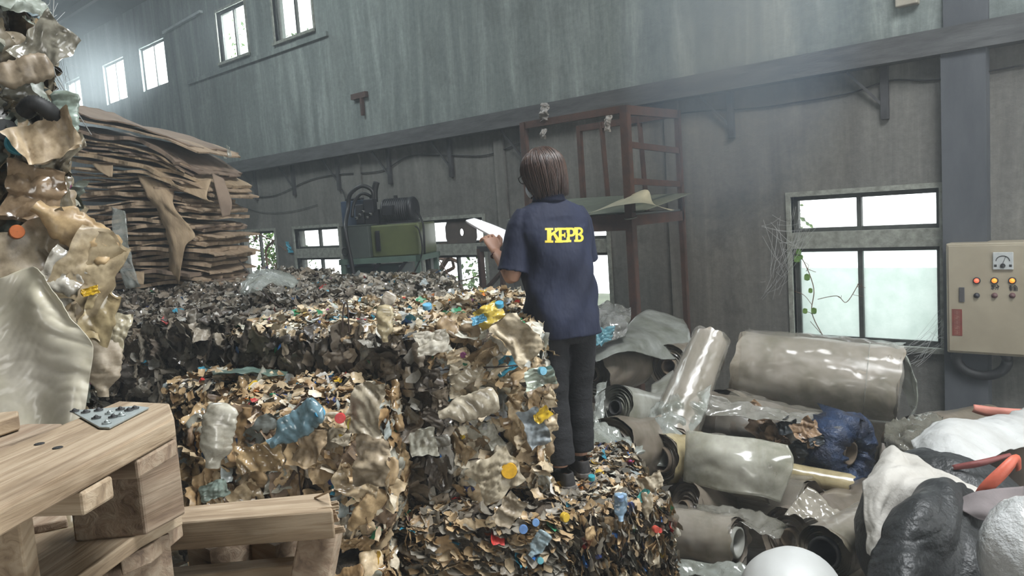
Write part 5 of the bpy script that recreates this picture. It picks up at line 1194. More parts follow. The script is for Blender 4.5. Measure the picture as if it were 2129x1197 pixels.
    for i in range(K_ + 1):
        t_ = i / K_; s0 = Vector(a).lerp(d_, t_) + Vector((0, 0, .003 * math.sin(t_ * math.pi * 1.6))); s1 = Vector(b_).lerp(c, t_) + Vector((0, 0, .003 * math.sin(t_ * math.pi)))
        for j in range(5): v.append(s0.lerp(s1, j / 4))
    po = mesh_obj('pages', v, grid_faces(K_ + 1, 5), pgm, nb); so = po.modifiers.new('s', 'SOLIDIFY'); so.thickness = .009
    v2 = [p - Vector((0, 0, .012)) for p in v]; co = mesh_obj('back_cover', v2, grid_faces(K_ + 1, 5), pm('grey_cover', (.40, .38, .44), (.34, .33, .38), 6, .6, 0), nb); co.modifiers.new('s', 'SOLIDIFY').thickness = .002
    # ballpoint held in the right hand
    tag(MB().tube([Rw(RH + Vector((.0, -.01, .03))), Rw(RH + Vector((-.05, .02, .10)))], .0045, 8).build('pen', gm), 'pen in the hidden right hand of the person', 'pen')
    return root
person()
# ------------------------------------------------------------------ film rolls
def roll(label, p0, p1, r, mat, seed=1, core=.25, r1=None, name='film_roll', skirt=None, spiral=0, group='rolls of plastic film', bump_=.012, ends=(1, 1), coremat=None, sag=.0, layers=4, wrap=0):
    """a roll from end p0 (facing the viewer) to p1: wound film with loose layers and a hollow core"""
    p0 = Vector(p0); p1 = Vector(p1); r1 = r1 or r; L = (p1 - p0).length; M = axis_matrix(p0, p1 - p0); rg = random.Random(seed)
    root = empty(name, (p0 + p1) / 2 - Vector((0, 0, r)), 0, label, 'roll', group)
    n = 56; rows = 26; v = []
    for i in range(rows):
        t = i / (rows - 1)
        for k in range(n):
            a = 2 * math.pi * k / n; rr = r + (r1 - r) * t; e = 0
            e += bump_ * (.5 * math.sin(3 * a + 5 * t + seed) * math.sin(7 * t + seed) + .35 * math.sin(7 * a + seed * 2 + 9 * t) * .6 + .3 * math.sin(2 * a + seed)) * (r / .2)
            e += .02 * r * (abs(math.sin(11 * a + 2.2 * math.sin(6 * t + seed))) ** 6)
            v.append(M @ Vector(((rr + e) * math.cos(a), (rr + e) * math.sin(a), L * t + (.02 * math.sin(a * 2 + seed) + .008 * math.sin(9 * a)) * (1 if i in (0, rows - 1) else .3))))
    wv = v; wo = mesh_obj('wound_film', wv, grid_faces(rows, n, True), mat, root)
    # end faces: stepped wound layers
    rc = r * core
    for e, (zz, sg) in enumerate(((0, 1), (L, -1))):
        if not ends[e]: continue
        m = MB(); q = []; f = []; K = max(10, int(10 + 14 * spiral)); nn = 48
        for i in range(K + 1):
            t = i / K; 
            for k in range(nn):
                a = 2 * math.pi * k / nn; ww = (r if e == 0 else r1) * (1 + .03 * math.sin(2 * a + seed)); rad = ww - (ww - rc) * (t + (k / nn) / K * (1 if spiral else 0)) if i < K else rc
                st = (.006 * rg.random() if k == 0 else st) if k == 0 else st
                dz = sg * ((.004 + .016 * (i % 2) * (1 + spiral)) + .012 * spiral * math.sin(i * 1.7) + .006 * math.sin(a * 3 + i)) * r / .2
                q.append(M @ Vector((rad * math.cos(a), rad * math.sin(a), zz + dz + (sg * .02 * r / .2 if 0 < t < 1 else 0))))
        mesh_obj('wound_end', q, grid_faces(K + 1, nn, True), M_FILMDIRT if spiral == 0 else mat, root, False)
        cm = MB(); prof = [(rc * 1.0, zz + sg * .01), (rc * 1.0, zz + sg * .35 * min(L, .8)), (.001, zz + sg * .35 * min(L, .8))]
        if sg < 0: prof = prof
        cm.lathe(prof + [], 28, M); cm.lathe([(rc * 1.02, zz + sg * .30 * min(L, .8)), (rc * 1.08, zz - sg * .004), (rc * .90, zz - sg * .004), (rc * .86, zz + sg * .30 * min(L, .8))], 28, M)
        cm.build('core_tube', coremat or pm('core_card', (.20, .15, .10), (.13, .10, .07), 8, .85, .1), root, True)
    if wrap:
        q = []; n2 = 72; r2 = 30; rgw = np.random.default_rng(seed)
        for i in range(r2):
            t = -.01 + 1.0 * wrap * i / (r2 - 1)
            for k in range(n2): a = 2 * math.pi * k / n2; q.append(((r + (r1 - r) * t) * math.cos(a), (r + (r1 - r) * t) * math.sin(a), L * t))
        q = np.array(q); h = ridged(q, rgw, 9, 5) * .014 + ridged(q, rgw, 24, 4) * .005 + .022; nn_ = q.copy(); nn_[:, 2] = 0; nn_ /= np.linalg.norm(nn_, axis=1)[:, None]
        q = q + nn_ * (h * min(1.4, r / .16))[:, None]; q[:, 2] += .01 * np.sin(q[:, 0] * 40)
        mesh_obj('outer_wrap', [M @ Vector(p) for p in q], grid_faces(r2, n2, True), M_WRAP, root)
    return root
def girth(px, d): return px * d / FPX / 2
big = roll('largest film roll, lying level in front of the right window, shiny and milky', P(1868, 800, 5.75), P(1535, 757, 6.25), .285, M_FILMROLL, 2, .27, .272, bump_=.009, wrap=.97)
# loose outer layer hanging off the right end of the big roll
sheet('film_flap', [[P(1820, 712, 5.85), P(1862, 716, 5.72), P(1880, 745, 5.70)], [P(1845, 722, 5.75), P(1885, 742, 5.62), P(1893, 790, 5.62)], [P(1862, 730, 5.72), P(1905, 800, 5.6), P(1905, 850, 5.62)], [P(1850, 740, 5.8), P(1895, 860, 5.65), P(1870, 885, 5.7)]], None, None, M_CLEAR, .012, (22, 16), 12, 3, parent=big)
sheet('film_flap', [[P(1850, 735, 5.62), P(1862, 750, 5.6), P(1866, 775, 5.6)], [P(1835, 760, 5.6), P(1848, 770, 5.58), P(1850, 800, 5.58)], [P(1826, 800, 5.62), P(1836, 820, 5.6), P(1836, 850, 5.6)]], None, None, M_FILMROLL, .008, (14, 12), 12, 4, parent=big)
MB().tube([axis_matrix(P(1868, 800, 5.75), P(1535, 757, 6.25) - P(1868, 800, 5.75)) @ Vector((.290 * math.cos(a), .290 * math.sin(a), .22)) for a in [k * math.pi / 20 for k in range(41)]], .0035, 5).build('tape_band', M_CLEAR, big, True)
up = roll('upright leaning film tube, tall and narrow, propped among the rolls', P(1478, 702, 5.25), P(1395, 905, 4.95), .112, M_FILMROLL, 3, .72, .150, bump_=.014, wrap=.9, coremat=M_FILMGREY)
sheet('film_skirt', [[P(1455, 770, 5.05), P(1440, 820, 4.95), P(1478, 800, 5.0)], [P(1408, 795, 5.05), P(1405, 850, 4.88), P(1465, 860, 4.9)], [P(1352, 860, 5.0), P(1370, 900, 4.82), P(1430, 915, 4.82)], [P(1293, 945, 4.9), P(1330, 962, 4.75), P(1420, 975, 4.78)]], None, None, M_CLEAR, .028, (34, 26), 10, 5, parent=up)
roll('grey film roll with open spiral end, lying between the person and the leaning tube', P(1278, 847, 4.95), P(1405, 868, 5.45), .148, M_FILMGREY, 4, .30, .135, spiral=1, bump_=.010, coremat=pm('dark_hole', (.03, .028, .026), (.02, .02, .02), 5, .9, 0))
roll('dark film roll with brown hollow core behind the leaning tube', P(1390, 762, 5.9), P(1470, 742, 6.5), .165, M_FILMDIRT, 5, .36, .16, bump_=.01)
roll('dusty dark film roll behind the legs of the person, left of the rusty post', P(1232, 778, 5.7), P(1322, 756, 6.1), .165, M_FILMDIRT, 6, .3, .16, bump_=.02)
LONG = roll('long dirty film roll with torn brown and blue wrapping under the largest roll', P(1768, 942, 5.00), P(1475, 862, 5.95), .215, M_FILMDIRT, 7, .34, .19, bump_=.03, wrap=.8)
roll('film bundle wrapped in clear sheet, lying left of the torn blue ended roll', P(1612, 992, 4.55), P(1418, 952, 4.85), .168, M_FILMROLL, 8, .25, .155, bump_=.008, wrap=.9)
sheet('loose_film', [[P(1427, 893, 4.62), P(1500, 905, 4.55), P(1590, 915, 4.48), P(1638, 925, 4.42)], [P(1424, 940, 4.60), P(1500, 950, 4.46), P(1590, 965, 4.36), P(1650, 965, 4.34)], [P(1420, 1000, 4.62), P(1500, 1020, 4.46), P(1580, 1032, 4.36), P(1622, 1045, 4.34)]],
      'clear sheet wrapped over the film bundle left of the torn blue ended roll', 'film', film_material('clear_wrap', (.50, .49, .42), .62, .15), .006, (26, 34), 9, 12)
roll('thin shiny amber film tube sticking out right of the wrapped bundle', P(1768, 1006, 4.75), P(1632, 982, 4.9), .062, M_AMBER, 9, .4, .066, bump_=.006)
roll('short amber film roll end left of the wrapped bundle, under the leaning tube', P(1372, 955, 4.75), P(1450, 945, 4.95), .155, M_AMBER, 10, .5, .15, bump_=.01)
roll('film roll on the floor at bottom centre, right of the bale the person stands on', P(1535, 1128, 4.15), P(1375, 1098, 4.45), .128, M_FILMROLL, 11, .6, .13, bump_=.014, wrap=.95, coremat=M_FILMGREY)
roll('wide dusty film roll behind the bottom centre roll, half covered by a scrap', P(1690, 1075, 4.5), P(1480, 1055, 4.9), .205, M_FILMDIRT, 12, .3, .2, bump_=.02, wrap=.9)
roll('film roll with black layered end at bottom right, beside the white ball', P(1712, 1150, 3.75), P(1840, 1080, 4.25), .135, M_FILMROLL, 13, .55, .125, wrap=.95, spiral=1, bump_=.012, coremat=M_CABLE)
roll('dirty film roll at the foot of the wall, behind the large white sack', P(1905, 905, 5.9), P(2060, 880, 6.3), .16, M_FILMDIRT, 14, .3, bump_=.02)
roll('brown cardboard tube behind the white sack at the right edge', P(2062, 1015, 4.1), P(2230, 950, 4.5), .16, pm('kraft', (.25, .185, .115), (.19, .135, .085), 5, .7, .1), 15, .6, bump_=.004)
roll('low dirty film roll under the largest roll, against the wall', P(1840, 900, 6.3), P(1560, 850, 6.9), .26, M_FILMDIRT, 16, .3, bump_=.02)
roll('dark film roll on the floor under the spiral ended roll', P(1262, 940, 4.6), P(1400, 925, 5.3), .20, M_FILMDIRT, 17, .3, bump_=.025)
roll('buried dusty roll under the wrapped bundle', P(1420, 1060, 4.6), P(1600, 1075, 4.9), .18, M_FILMDIRT, 18, .3, bump_=.02)
roll('buried dusty roll right of the wide dusty roll', P(1640, 1120, 4.3), P(1820, 1050, 4.9), .17, M_FILMDIRT, 19, .3, bump_=.02)
roll('low roll propping the left end of the largest roll', P(1500, 880, 6.0), P(1600, 870, 6.7), .27, M_FILMDIRT, 20, .3, bump_=.02)
# torn wrapping of the long roll
tm = pm('torn_kraft', (.30, .20, .12), (.20, .13, .08), 9, .8, .3)
rgs = random.Random(6)
wrapper = LONG
for k in range(16):
    x = 1560 + rgs.uniform(0, 150); y = 860 + (x - 1560) * .26 + rgs.uniform(-8, 46); d = 5.30 - (x - 1560) * .0029
    s = rgs.uniform(14, 34); q = Pile(); T = T_BIG[10 + rgs.randrange(12)]
    q.put(T, np.array(P(x, y, d)), np.array(-F_) + np.random.default_rng(k).normal(size=3) * .5, rgs.random() * 6, s * 2 * d / FPX, np.array((.30, .20, .12) if k % 3 else (.05, .06, .07)))
    mi = np.array(inv_of(wrapper)); q.v = [a @ mi[:3, :3].T + mi[:3, 3] for a in q.v]
    o = q.build('torn_paper' if k % 3 else 'black_film', M_WASTE, wrapper)
bl = pm('blue_film', (.020, .045, .11), (.018, .022, .04), 9, .5, .7, coat=.1, bdist=.03)
e0 = P(1768, 942, 5.00); ax = (P(1475, 862, 5.95) - e0).normalized(); M = axis_matrix(e0 - ax * .01, ax); v = []; rg_ = np.random.default_rng(4)
nn = 60; R_rings = [(.25, .20), (.262, .06), (.25, -.02), (.215, -.035), (.16, -.03), (.13, -.02), (.115, .04)]
for i, (r, z) in enumerate(R_rings):
    for k in range(nn):
        a = 2 * math.pi * k / nn; j = .010 * math.sin(9 * a + i) + .007 * math.sin(17 * a + i * 2) + rg_.normal() * .008
        v.append(M @ Vector(((r + j) * math.cos(a), (r + j) * math.sin(a), z + j * 1.5)))
bo = mesh_obj('blue_film_wrap', v, grid_faces(len(R_rings), nn, True), bl, None); bo.modifiers.new('s', 'SOLIDIFY').thickness = .003
tag(bo, 'crumpled dark blue film bunched round the right end of the long dirty roll', 'film')
# sheets and heaps behind the person
sheet('loose_film', [[P(1215, 640, 6.1), P(1262, 632, 6.2), P(1312, 640, 6.1)], [P(1212, 690, 5.8), P(1260, 672, 5.7), P(1311, 662, 5.8)], [P(1210, 722, 5.7), P(1240, 718, 5.6), P(1300, 700, 5.7)]], 'shiny dark clear film heaped right of the waist of the person', 'film', film_material('smoky_film', (.22, .22, .21), .85, .16), .03, (30, 30), 11, 21)
sheet('loose_film', [[P(1208, 690, 5.66), P(1245, 682, 5.6), P(1278, 680, 5.62)], [P(1206, 728, 5.55), P(1240, 722, 5.5), P(1272, 705, 5.55)]], 'crinkled light blue film beside the hip of the person', 'film', film_material('blue_tint_film', (.16, .36, .44), .8, .15), .035, (26, 26), 26, 22)
sheet('loose_film', [[P(1225, 735, 5.6), P(1290, 690, 6.0), P(1345, 645, 6.6), P(1420, 665, 6.6)], [P(1235, 745, 5.5), P(1310, 712, 5.7), P(1370, 700, 6.0), P(1435, 700, 6.2)], [P(1240, 752, 5.45), P(1310, 730, 5.6), P(1380, 745, 5.8), P(1432, 745, 6.0)]], 'large grey translucent sheet leaning on the wall around the rusty post', 'film', film_material('grey_sheet', (.25, .26, .24), .9, .3), .012, (30, 30), 6, 23)
sheet('loose_film', [[P(1355, 800, 5.7), P(1400, 770, 5.7)], [P(1350, 850, 5.4), P(1420, 830, 5.4)]], 'flat grey sheet between the spiral ended roll and the leaning tube', 'film', M_FILMGREY, .01, (14, 14), 8, 24)
sheet('loose_film', [[P(1236, 870, 4.7), P(1280, 900, 4.6), P(1330, 925, 4.6)], [P(1230, 925, 4.35), P(1280, 935, 4.3), P(1340, 945, 4.35)]], 'clear crinkled film on the floor right of the feet of the person', 'film', M_CLEAR, .03, (24, 24), 18, 25)
sheet('loose_film', [[P(1240, 800, 5.1), P(1262, 790, 5.1)], [P(1236, 850, 5.0), P(1256, 850, 4.95)], [P(1232, 905, 4.9), P(1250, 900, 4.85)]], 'narrow clear film hanging left of the spiral ended roll', 'film', M_CLEAR, .02, (20, 12), 18, 35)
sheet('loose_film', [[P(1470, 820, 5.2), P(1560, 840, 5.2), P(1700, 862, 5.15)], [P(1465, 862, 5.12), P(1560, 870, 5.08), P(1690, 880, 5.04)]], 'dusty clear film draped over the long dirty roll', 'film', film_material('dust_film', (.28, .27, .24), .75, .22), .02, (20, 40), 12, 26)
sheet('loose_film', [[P(1678, 1012, 4.3), P(1700, 1030, 4.28), P(1740, 1065, 4.22)], [P(1650, 1045, 4.22), P(1690, 1062, 4.2), P(1755, 1082, 4.15)], [P(1630, 1072, 4.15), P(1690, 1082, 4.12), P(1722, 1105, 4.08)]], 'pointed shiny clear film scrap standing on the wide dusty roll', 'film', film_material('shiny_scrap', (.46, .42, .36), .85, .12), .022, (26, 26), 16, 27)
sheet('loose_film', [[P(1440, 1045, 4.5), P(1540, 1060, 4.4), P(1640, 1090, 4.25)], [P(1450, 1062, 4.35), P(1540, 1090, 4.2), P(1620, 1120, 4.1)]], 'limp dusty film between the wrapped bundle and the bottom centre roll', 'film', film_material('dust_film2', (.22, .21, .18), .85, .25), .025, (20, 30), 10, 28)
sheet('loose_film', [[P(1840, 880, 5.2), P(1900, 862, 5.3), P(1960, 870, 5.3)], [P(1838, 920, 5.0), P(1900, 905, 4.95), P(1960, 915, 5.0)], [P(1850, 950, 4.9), P(1900, 940, 4.85), P(1950, 945, 4.9)]], 'shiny crinkled clear film behind the white sack', 'film', film_material('dark_clear', (.20, .19, .16), .9, .12), .04, (30, 30), 14, 29)
sheet('loose_film', [[P(1405, 1165, 4.0), P(1480, 1170, 3.9), P(1560, 1180, 3.8)], [P(1400, 1197, 3.9), P(1480, 1205, 3.8), P(1560, 1215, 3.7)]], 'clear film scrap at the bottom edge left of the white ball', 'film', M_CLEAR, .03, (18, 18), 18, 30)

# ------------------------------------------------------------------ sacks, black film and straps at the right
M_SACK = pm('white_woven_sack', (.50, .51, .50), (.40, .40, .385), 4, .65, .5, bscale=9, bdist=.03)
M_SACK2 = pm('dusty_sack', (.52, .50, .46), (.40, .38, .34), 4, .7, .5, bscale=9, bdist=.03)
M_BLACKF = pm('black_sheeting', (.030, .032, .033), (.018, .019, .019), 4, .5, .6, bscale=10, bdist=.04, coat=0)
M_RED = pm('red_orange_strap', (.62, .13, .07), (.50, .10, .055), 8, .5, .2)
sheet('white_sack', [[P(1893, 912, 3.75), P(1960, 875, 3.95), P(2040, 872, 4.1), P(2129, 850, 4.2), P(2180, 845, 4.2)],
                     [P(1900, 940, 3.55), P(1975, 880, 3.6), P(2060, 885, 3.75), P(2129, 880, 3.9), P(2180, 885, 3.95)],
                     [P(1895, 968, 3.4), P(1990, 930, 3.4), P(2060, 925, 3.5), P(2129, 905, 3.7), P(2180, 915, 3.7)],
                     [P(1945, 972, 3.35), P(2000, 968, 3.3), P(2055, 955, 3.38), P(2105, 930, 3.55), P(2160, 930, 3.6)]], 'large open white woven sack, folded over, at the right edge', 'sack', M_SACK, .014, (44, 50), 7, 31, .003)
sheet('white_sack', [[P(1815, 985, 3.45), P(1850, 930, 3.5), P(1880, 940, 3.45), P(1960, 975, 3.35), P(2050, 990, 3.3)],
                     [P(1800, 1000, 3.3), P(1850, 960, 3.28), P(1900, 975, 3.25), P(1965, 990, 3.22), P(2038, 1010, 3.22)],
                     [P(1793, 1010, 3.2), P(1840, 1000, 3.12), P(1900, 1005, 3.15), P(1960, 1008, 3.15), P(2030, 1030, 3.15)],
                     [P(1800, 1080, 3.1), P(1830, 1070, 3.05), P(1870, 1060, 3.12), P(1940, 1050, 3.16), P(2020, 1060, 3.18)],
                     [P(1805, 1150, 3.05), P(1825, 1160, 3.0), P(1860, 1150, 3.12), P(1930, 1130, 3.2), P(2010, 1110, 3.2)]], 'dusty white sack with folded rim around the black sheeting', 'sack', M_SACK2, .012, (50, 50), 8, 32, .003)
sheet('black_sheeting', [[P(1905, 1035, 3.1), P(1940, 1003, 3.1), P(1985, 1000, 3.1), P(2020, 1025, 3.1), P(2015, 1045, 3.15)],
                         [P(1860, 1060, 2.95), P(1920, 1030, 2.9), P(1980, 1030, 2.92), P(2040, 1080, 3.0), P(2080, 1100, 3.1)],
                         [P(1830, 1110, 2.85), P(1900, 1090, 2.78), P(1970, 1085, 2.82), P(2040, 1120, 2.9), P(2110, 1110, 3.1)],
                         [P(1812, 1160, 2.8), P(1885, 1160, 2.68), P(1960, 1160, 2.76), P(2050, 1165, 2.82), P(2120, 1150, 3.0)],
                         [P(1800, 1240, 2.7), P(1880, 1250, 2.6), P(1960, 1250, 2.7), P(2060, 1240, 2.75), P(2140, 1220, 2.9)]], 'crumpled black plastic sheeting hanging out of the dusty white sack', 'sheeting', M_BLACKF, .018, (56, 56), 6, 33, .003)
def strap(label, pts, wid, mat, d0=None):
    c = crv(pts, 6); v = []; n = len(c)
    for i, p in enumerate(c):
        d = (c[min(i+1, n-1)] - c[max(i-1, 0)]).normalized(); s = d.cross(Vector(-F_)).normalized(); w = wid * (.55 + .45 * math.sin(math.pi * min(1, .12 + i / n)))
        for j in range(4): v.append(p + s * w * (j / 3 - .5) + Vector(-F_) * .012 * math.sin(math.pi * j / 3))
    o = mesh_obj('strap', v, grid_faces(n, 4), mat, None); o.modifiers.new('s', 'SOLIDIFY').thickness = .003; return tag(o, label, 'strap')
strap('orange red strap looping over the black sheeting', [P(2020, 1060, 3.05), P(2045, 1020, 3.0), P(2080, 985, 2.98), P(2112, 955, 3.0), P(2118, 975, 3.08)], .055, M_RED)
strap('short orange red strap end crossing the black sheeting', [P(2008, 1040, 3.08), P(2022, 1062, 3.02), P(2050, 1035, 3.02)], .035, M_RED)
strap('dark red strap lying under the white sack', [P(1980, 972, 3.27), P(2040, 962, 3.22), P(2100, 945, 3.25)], .03, pm('dark_red_strap', (.22, .05, .045), (.16, .04, .035), 8, .6, .2))
strap('faded salmon strap behind the large white sack at the right edge', [P(2022, 848, 4.4), P(2060, 856, 4.35), P(2100, 858, 4.3), P(2150, 856, 4.3)], .06, pm('salmon_strap', (.52, .20, .15), (.40, .15, .11), 8, .6, .2))
sheet('grey_cloth', [[P(1985, 1040, 2.98), P(2040, 1020, 2.96), P(2129, 1010, 3.0)], [P(2000, 1060, 2.92), P(2060, 1060, 2.9), P(2129, 1060, 2.95)], [P(2035, 1080, 2.9), P(2090, 1090, 2.88), P(2129, 1095, 2.9)]], 'greyish mauve cloth under the orange red strap', 'cloth', pm('mauve_cloth', (.19, .165, .165), (.14, .12, .12), 6, .8, .2), .008, (20, 24), 8, 34)
sheet('grey_cloth', [[P(2052, 1128, 2.72), P(2090, 1116, 2.72)], [P(2068, 1142, 2.70), P(2108, 1120, 2.70)]], 'small grey scrap on the black sheeting at lower right', 'cloth', pm('grey_scrap', (.30, .28, .28), (.22, .2, .2), 6, .8, .2), .004, (8, 10), 8, 36)
def lump(name, label, cat, c, radii, seed, mat, amp=.04, yaw=0):
    n, m_ = 48, 34; v = []; c = Vector(c)
    for i in range(m_):
        th = math.pi * i / (m_ - 1)
        for k in range(n):
            a = 2 * math.pi * k / n; u = Vector((math.sin(th) * math.cos(a), math.sin(th) * math.sin(a), math.cos(th)))
            e = 1 + amp * (math.sin(u.x * 5 + seed) * math.cos(u.y * 6 + seed * 2) + .6 * abs(math.sin(u.z * 9 + u.x * 7 + seed)) + .4 * abs(math.sin(u.y * 13 - u.z * 8)))
            v.append(c + Vector((u.x * radii[0] * e, u.y * radii[1] * e, u.z * radii[2] * e)))
    return tag(mesh_obj(name, v, grid_faces(m_, n, True), mat, None), label, cat)
rb = 102 * 3.0 / FPX
lump('stuffed_sack', 'smooth white rounded stuffed sack at the bottom edge, right of centre', 'sack', P(1645, 1238, 3.0), (rb, rb * 1.1, rb * .92), 2, pm('smooth_white', (.60, .61, .60), (.52, .53, .51), 3, .5, .1), .012)
lump('stuffed_sack', 'glossy white plastic sack at the bottom right corner', 'sack', P(2150, 1160, 2.55), (.16, .15, .20), 5, pm('glossy_white', (.60, .61, .61), (.50, .51, .5), 5, .25, .6, coat=.5, bdist=.03), .05)
sheet('white_sack', [[P(2108, 1047, 3.0), P(2135, 1042, 3.0)], [P(2112, 1052, 2.98), P(2140, 1056, 2.98)]], 'sliver of white sack at the right edge above the glossy one', 'sack', M_SACK, .004, (6, 8), 8, 37)
# dark bulk inside the sack so that it is filled
lump('stuffed_sack', 'dark bulging filling inside the dusty white sack', 'sack', P(1965, 1130, 3.45), (.36, .34, .42), 7, M_BLACKF, .03)
lump('stuffed_sack', 'brown bulging filling under the large white sack', 'sack', P(2080, 975, 4.0), (.34, .30, .22), 8, pm('brown_fill', (.16, .12, .09), (.11, .085, .065), 4, .8, .2), .03)

c = P(1775, 1165, 4.05); lump('film_heap', 'dirty heap of film on the floor under the roll with the black layered end', 'film', (c.x, c.y, .17), (.34, .30, .17), 9, M_FILMDIRT, .05)
# ------------------------------------------------------------------ pallets at the left
def board(name, poly, thick, mat, parent, along, bev=.003, wob=0):
    """a sawn board: polygon (world points of the upper face) extruded downward, grain along the given direction"""
    d = Vector(along); d.z = 0; d.normalize(); ang = math.atan2(d.y, d.x); o0 = Vector(poly[0])
    n = len(poly); R = Matrix.Rotation(-ang, 4, 'Z'); v = [R @ (Vector(p) - o0) for p in poly]; m = MB(); v = v + [p - Vector((0, 0, thick)) for p in v]
    m.add(v, [tuple(range(n)), tuple(range(2*n - 1, n - 1, -1))] + [(i, n + i, n + (i+1) % n, (i+1) % n) for i in range(n)])
    o = m.build(name, mat, None, False, bevel=bev); M = Matrix.Translation(o0) @ Matrix.Rotation(ang, 4, 'Z')
    if parent: o.parent = parent; M = inv_of(parent) @ M
    o.matrix_local = M; return o
def pallets():
    z = 2.15
    q = lambda x, y, zz: PZ(x, y, zz)
    rt = empty('wooden_pallet', (-.95, .25, 0.0), 0, 'rough wooden pallet close to the camera at the left, metal plate on its corner', 'pallet')
    al = PZ(0, 1055, z) - PZ(360, 870, z)
    n0 = q(362, 868, z); n1 = q(-120, 1117, z); f1 = q(-120, 985, z); f0 = q(248, 833, z); f00 = q(352, 838, z)
    board('deck_board', [n0, f00, f0, f1, n1], .022, M_WOOD, rt, al, .002)
    u = al.normalized(); w = Vector((-u.y, u.x, 0)) * -1
    if (f1 - n1).dot(w) < 0: w = -w
    # cross board under the deck, at the right end and at mid length
    zc = z - .023
    board('cross_board', [n0 + u * .0 + Vector((0, 0, -.023)), n0 + u * .075 + Vector((0, 0, -.023)), n0 + u * .075 + w * .5 + Vector((0, 0, -.023)), n0 + w * .5 + Vector((0, 0, -.023))], .020, M_WOOD2, rt, w)
    a0 = n0 + u * .118 - w * .002; board('cross_board', [a0 + Vector((0, 0, -.023)), a0 + u * .045 + Vector((0, 0, -.023)), a0 + u * .045 + w * .5 + Vector((0, 0, -.023)), a0 + w * .5 + Vector((0, 0, -.023))], .022, M_WOOD, rt, w)
    zb = zc - .021
    # blocks: the right one is turned with its corner to the viewer
    def block(c0, c1, c2, zt, h, m):
        c3 = c0 + (c2 - c1); return board('block', [Vector((p.x, p.y, zt)) for p in (c0, c1, c2, c3)], h, m, rt, c2 - c1, .003)
    A_ = q(283, 936, zb); B_ = q(368, 902, zb); C_ = q(131, 950, zb)
    h = .102
    block(C_, A_, B_, zb, h, M_WOOD2)
    D_ = q(36, 1046, zb); block(q(-150, 1060, zb), D_, q(60, 1010, zb), zb, h + .1, M_WOOD)
    zl = zb - h
    board('bottom_board', [q(378, 1062, zl), q(290, 1108, zl), q(60, 1270, zl), q(-260, 1270, zl), q(-60, 1130, zl), q(130, 1100, zl), q(300, 1060, zl)], .018, M_WOOD, rt, al, .002)
    board('bottom_board', [q(378, 1080, zl - .02), q(310, 1135, zl - .02), q(250, 1160, zl - .02), q(240, 1120, zl - .02), q(330, 1070, zl - .02)], .022, M_WOOD2, rt, w, .002)
    # far deck boards seen behind
    board('deck_board', [q(38, 853, z), q(38, 862, z), q(-160, 925, z), q(-160, 870, z)], .018, M_WOOD, rt, al, .002)
    board('cross_board', [q(130, 880, z - .02), q(30, 915, z - .02), q(-100, 960, z - .02), q(-100, 905, z - .02), q(60, 880, z - .02)], .012, M_WOOD2, rt, al, .002)
    board('cross_board', [q(140, 1078, zl + .004), q(30, 1100, zl + .004), q(-60, 1118, zl + .004), q(-60, 1040, zl + .004), q(130, 1040, zl + .004)], .012, M_WOOD2, rt, al, .002)
    # knots and nail holes
    g = MB()
    for px, py in ((82, 922), (245, 880), (120, 930)): p = q(px, py, z + .0006); g.lathe([(.0005, .0004), (.0045, .0004), (.005, 0)], 10, Matrix.Translation(p))
    g.build('nail_hole', M_CABLE, rt)
    # supports down to the ground
    for px, py in ((230, 1120), (20, 1180)):
        p = q(px, py, zl - .02); MB().box((p.x - .05, p.y - .05, 0), (p.x + .05, p.y + .05, p.z)).build('post', M_WOOD2, rt)
    # metal nail plate lying on the corner
    c = [q(146, 853, z + .003), q(285, 843, z + .003), q(310, 846, z + .003), q(228, 888, z + .003), q(206, 887, z + .003)]
    rp = empty('nail_plate', c[0], 0, 'grey galvanised metal plate with punched teeth lying on the pallet corner', 'plate')
    gm = pm('galvanised_steel', (.42, .46, .45), (.30, .34, .33), 9, .42, .15, .5)
    v = [p for p in c] + [p - Vector((0, 0, .002)) for p in c]; n = 5
    MB().add(v, [tuple(range(n)), tuple(range(2*n-1, n-1, -1))] + [(i, n+i, n+(i+1)%n, (i+1)%n) for i in range(n)]).build('plate', gm, rp, bevel=.0006)
    for px, py in ((178, 856), (200, 868), (222, 878), (205, 852), (235, 866), (252, 862), (268, 852), (155, 854), (250, 850), (280, 848), (228, 858)):
        p = q(px, py, z + .004); g = MB(); g.lathe([(.0026, 0), (.0024, .002), (.0006, .0032)], 7, Matrix.Translation(p)); g.lathe([(.0050, -.0004), (.0050, .0006), (.0036, .0006)], 10, Matrix.Translation(p)); g.build('tooth', M_DSTEEL if (px % 3) else gm, rp, True)
    # lower broken pallet in front of the brown bale
    r2 = empty('wooden_pallet', (-.9, 1.0, 0), 0, 'broken wooden pallet with splintered beam in front of the brown faced bale', 'pallet')
    z2 = 1.93
    def beam(xa, ya, xb, yb, xc, yc, xd, yd, zz, th, m, nm='beam'):
        P4 = [q(xa, ya, zz), q(xb, yb, zz), q(xc, yc, zz), q(xd, yd, zz)]; return board(nm, P4, th, m, r2, P4[0] - P4[1], .003)
    dd = depth_at(690, 1060, z2)
    b1 = beam(692, 1060, 280, 1092, 280, 1062, 684, 1022, z2, 62 * dd / FPX, M_WOOD)
    # splinters on the broken end
    g = MB(); rr = random.Random(2)
    for k in range(16):
        t = rr.random(); p = q(688 - 6 * t, 1056 - 32 * t, z2) - Vector((0, 0, rr.uniform(0, .05))); e = (q(692, 1060, z2) - q(280, 1092, z2)).normalized()
        g.bar(p - e * .02, p + e * rr.uniform(.004, .022) + Vector((0, 0, rr.uniform(0, .006))), rr.uniform(.002, .005))
    g.build('splinters', M_WOOD, r2)
    g = MB().bar(q(655, 1036, z2) + Vector((0, 0, .001)), P(692, 1018, dd + .02), .003); g.build('splinter', M_WOOD, r2)
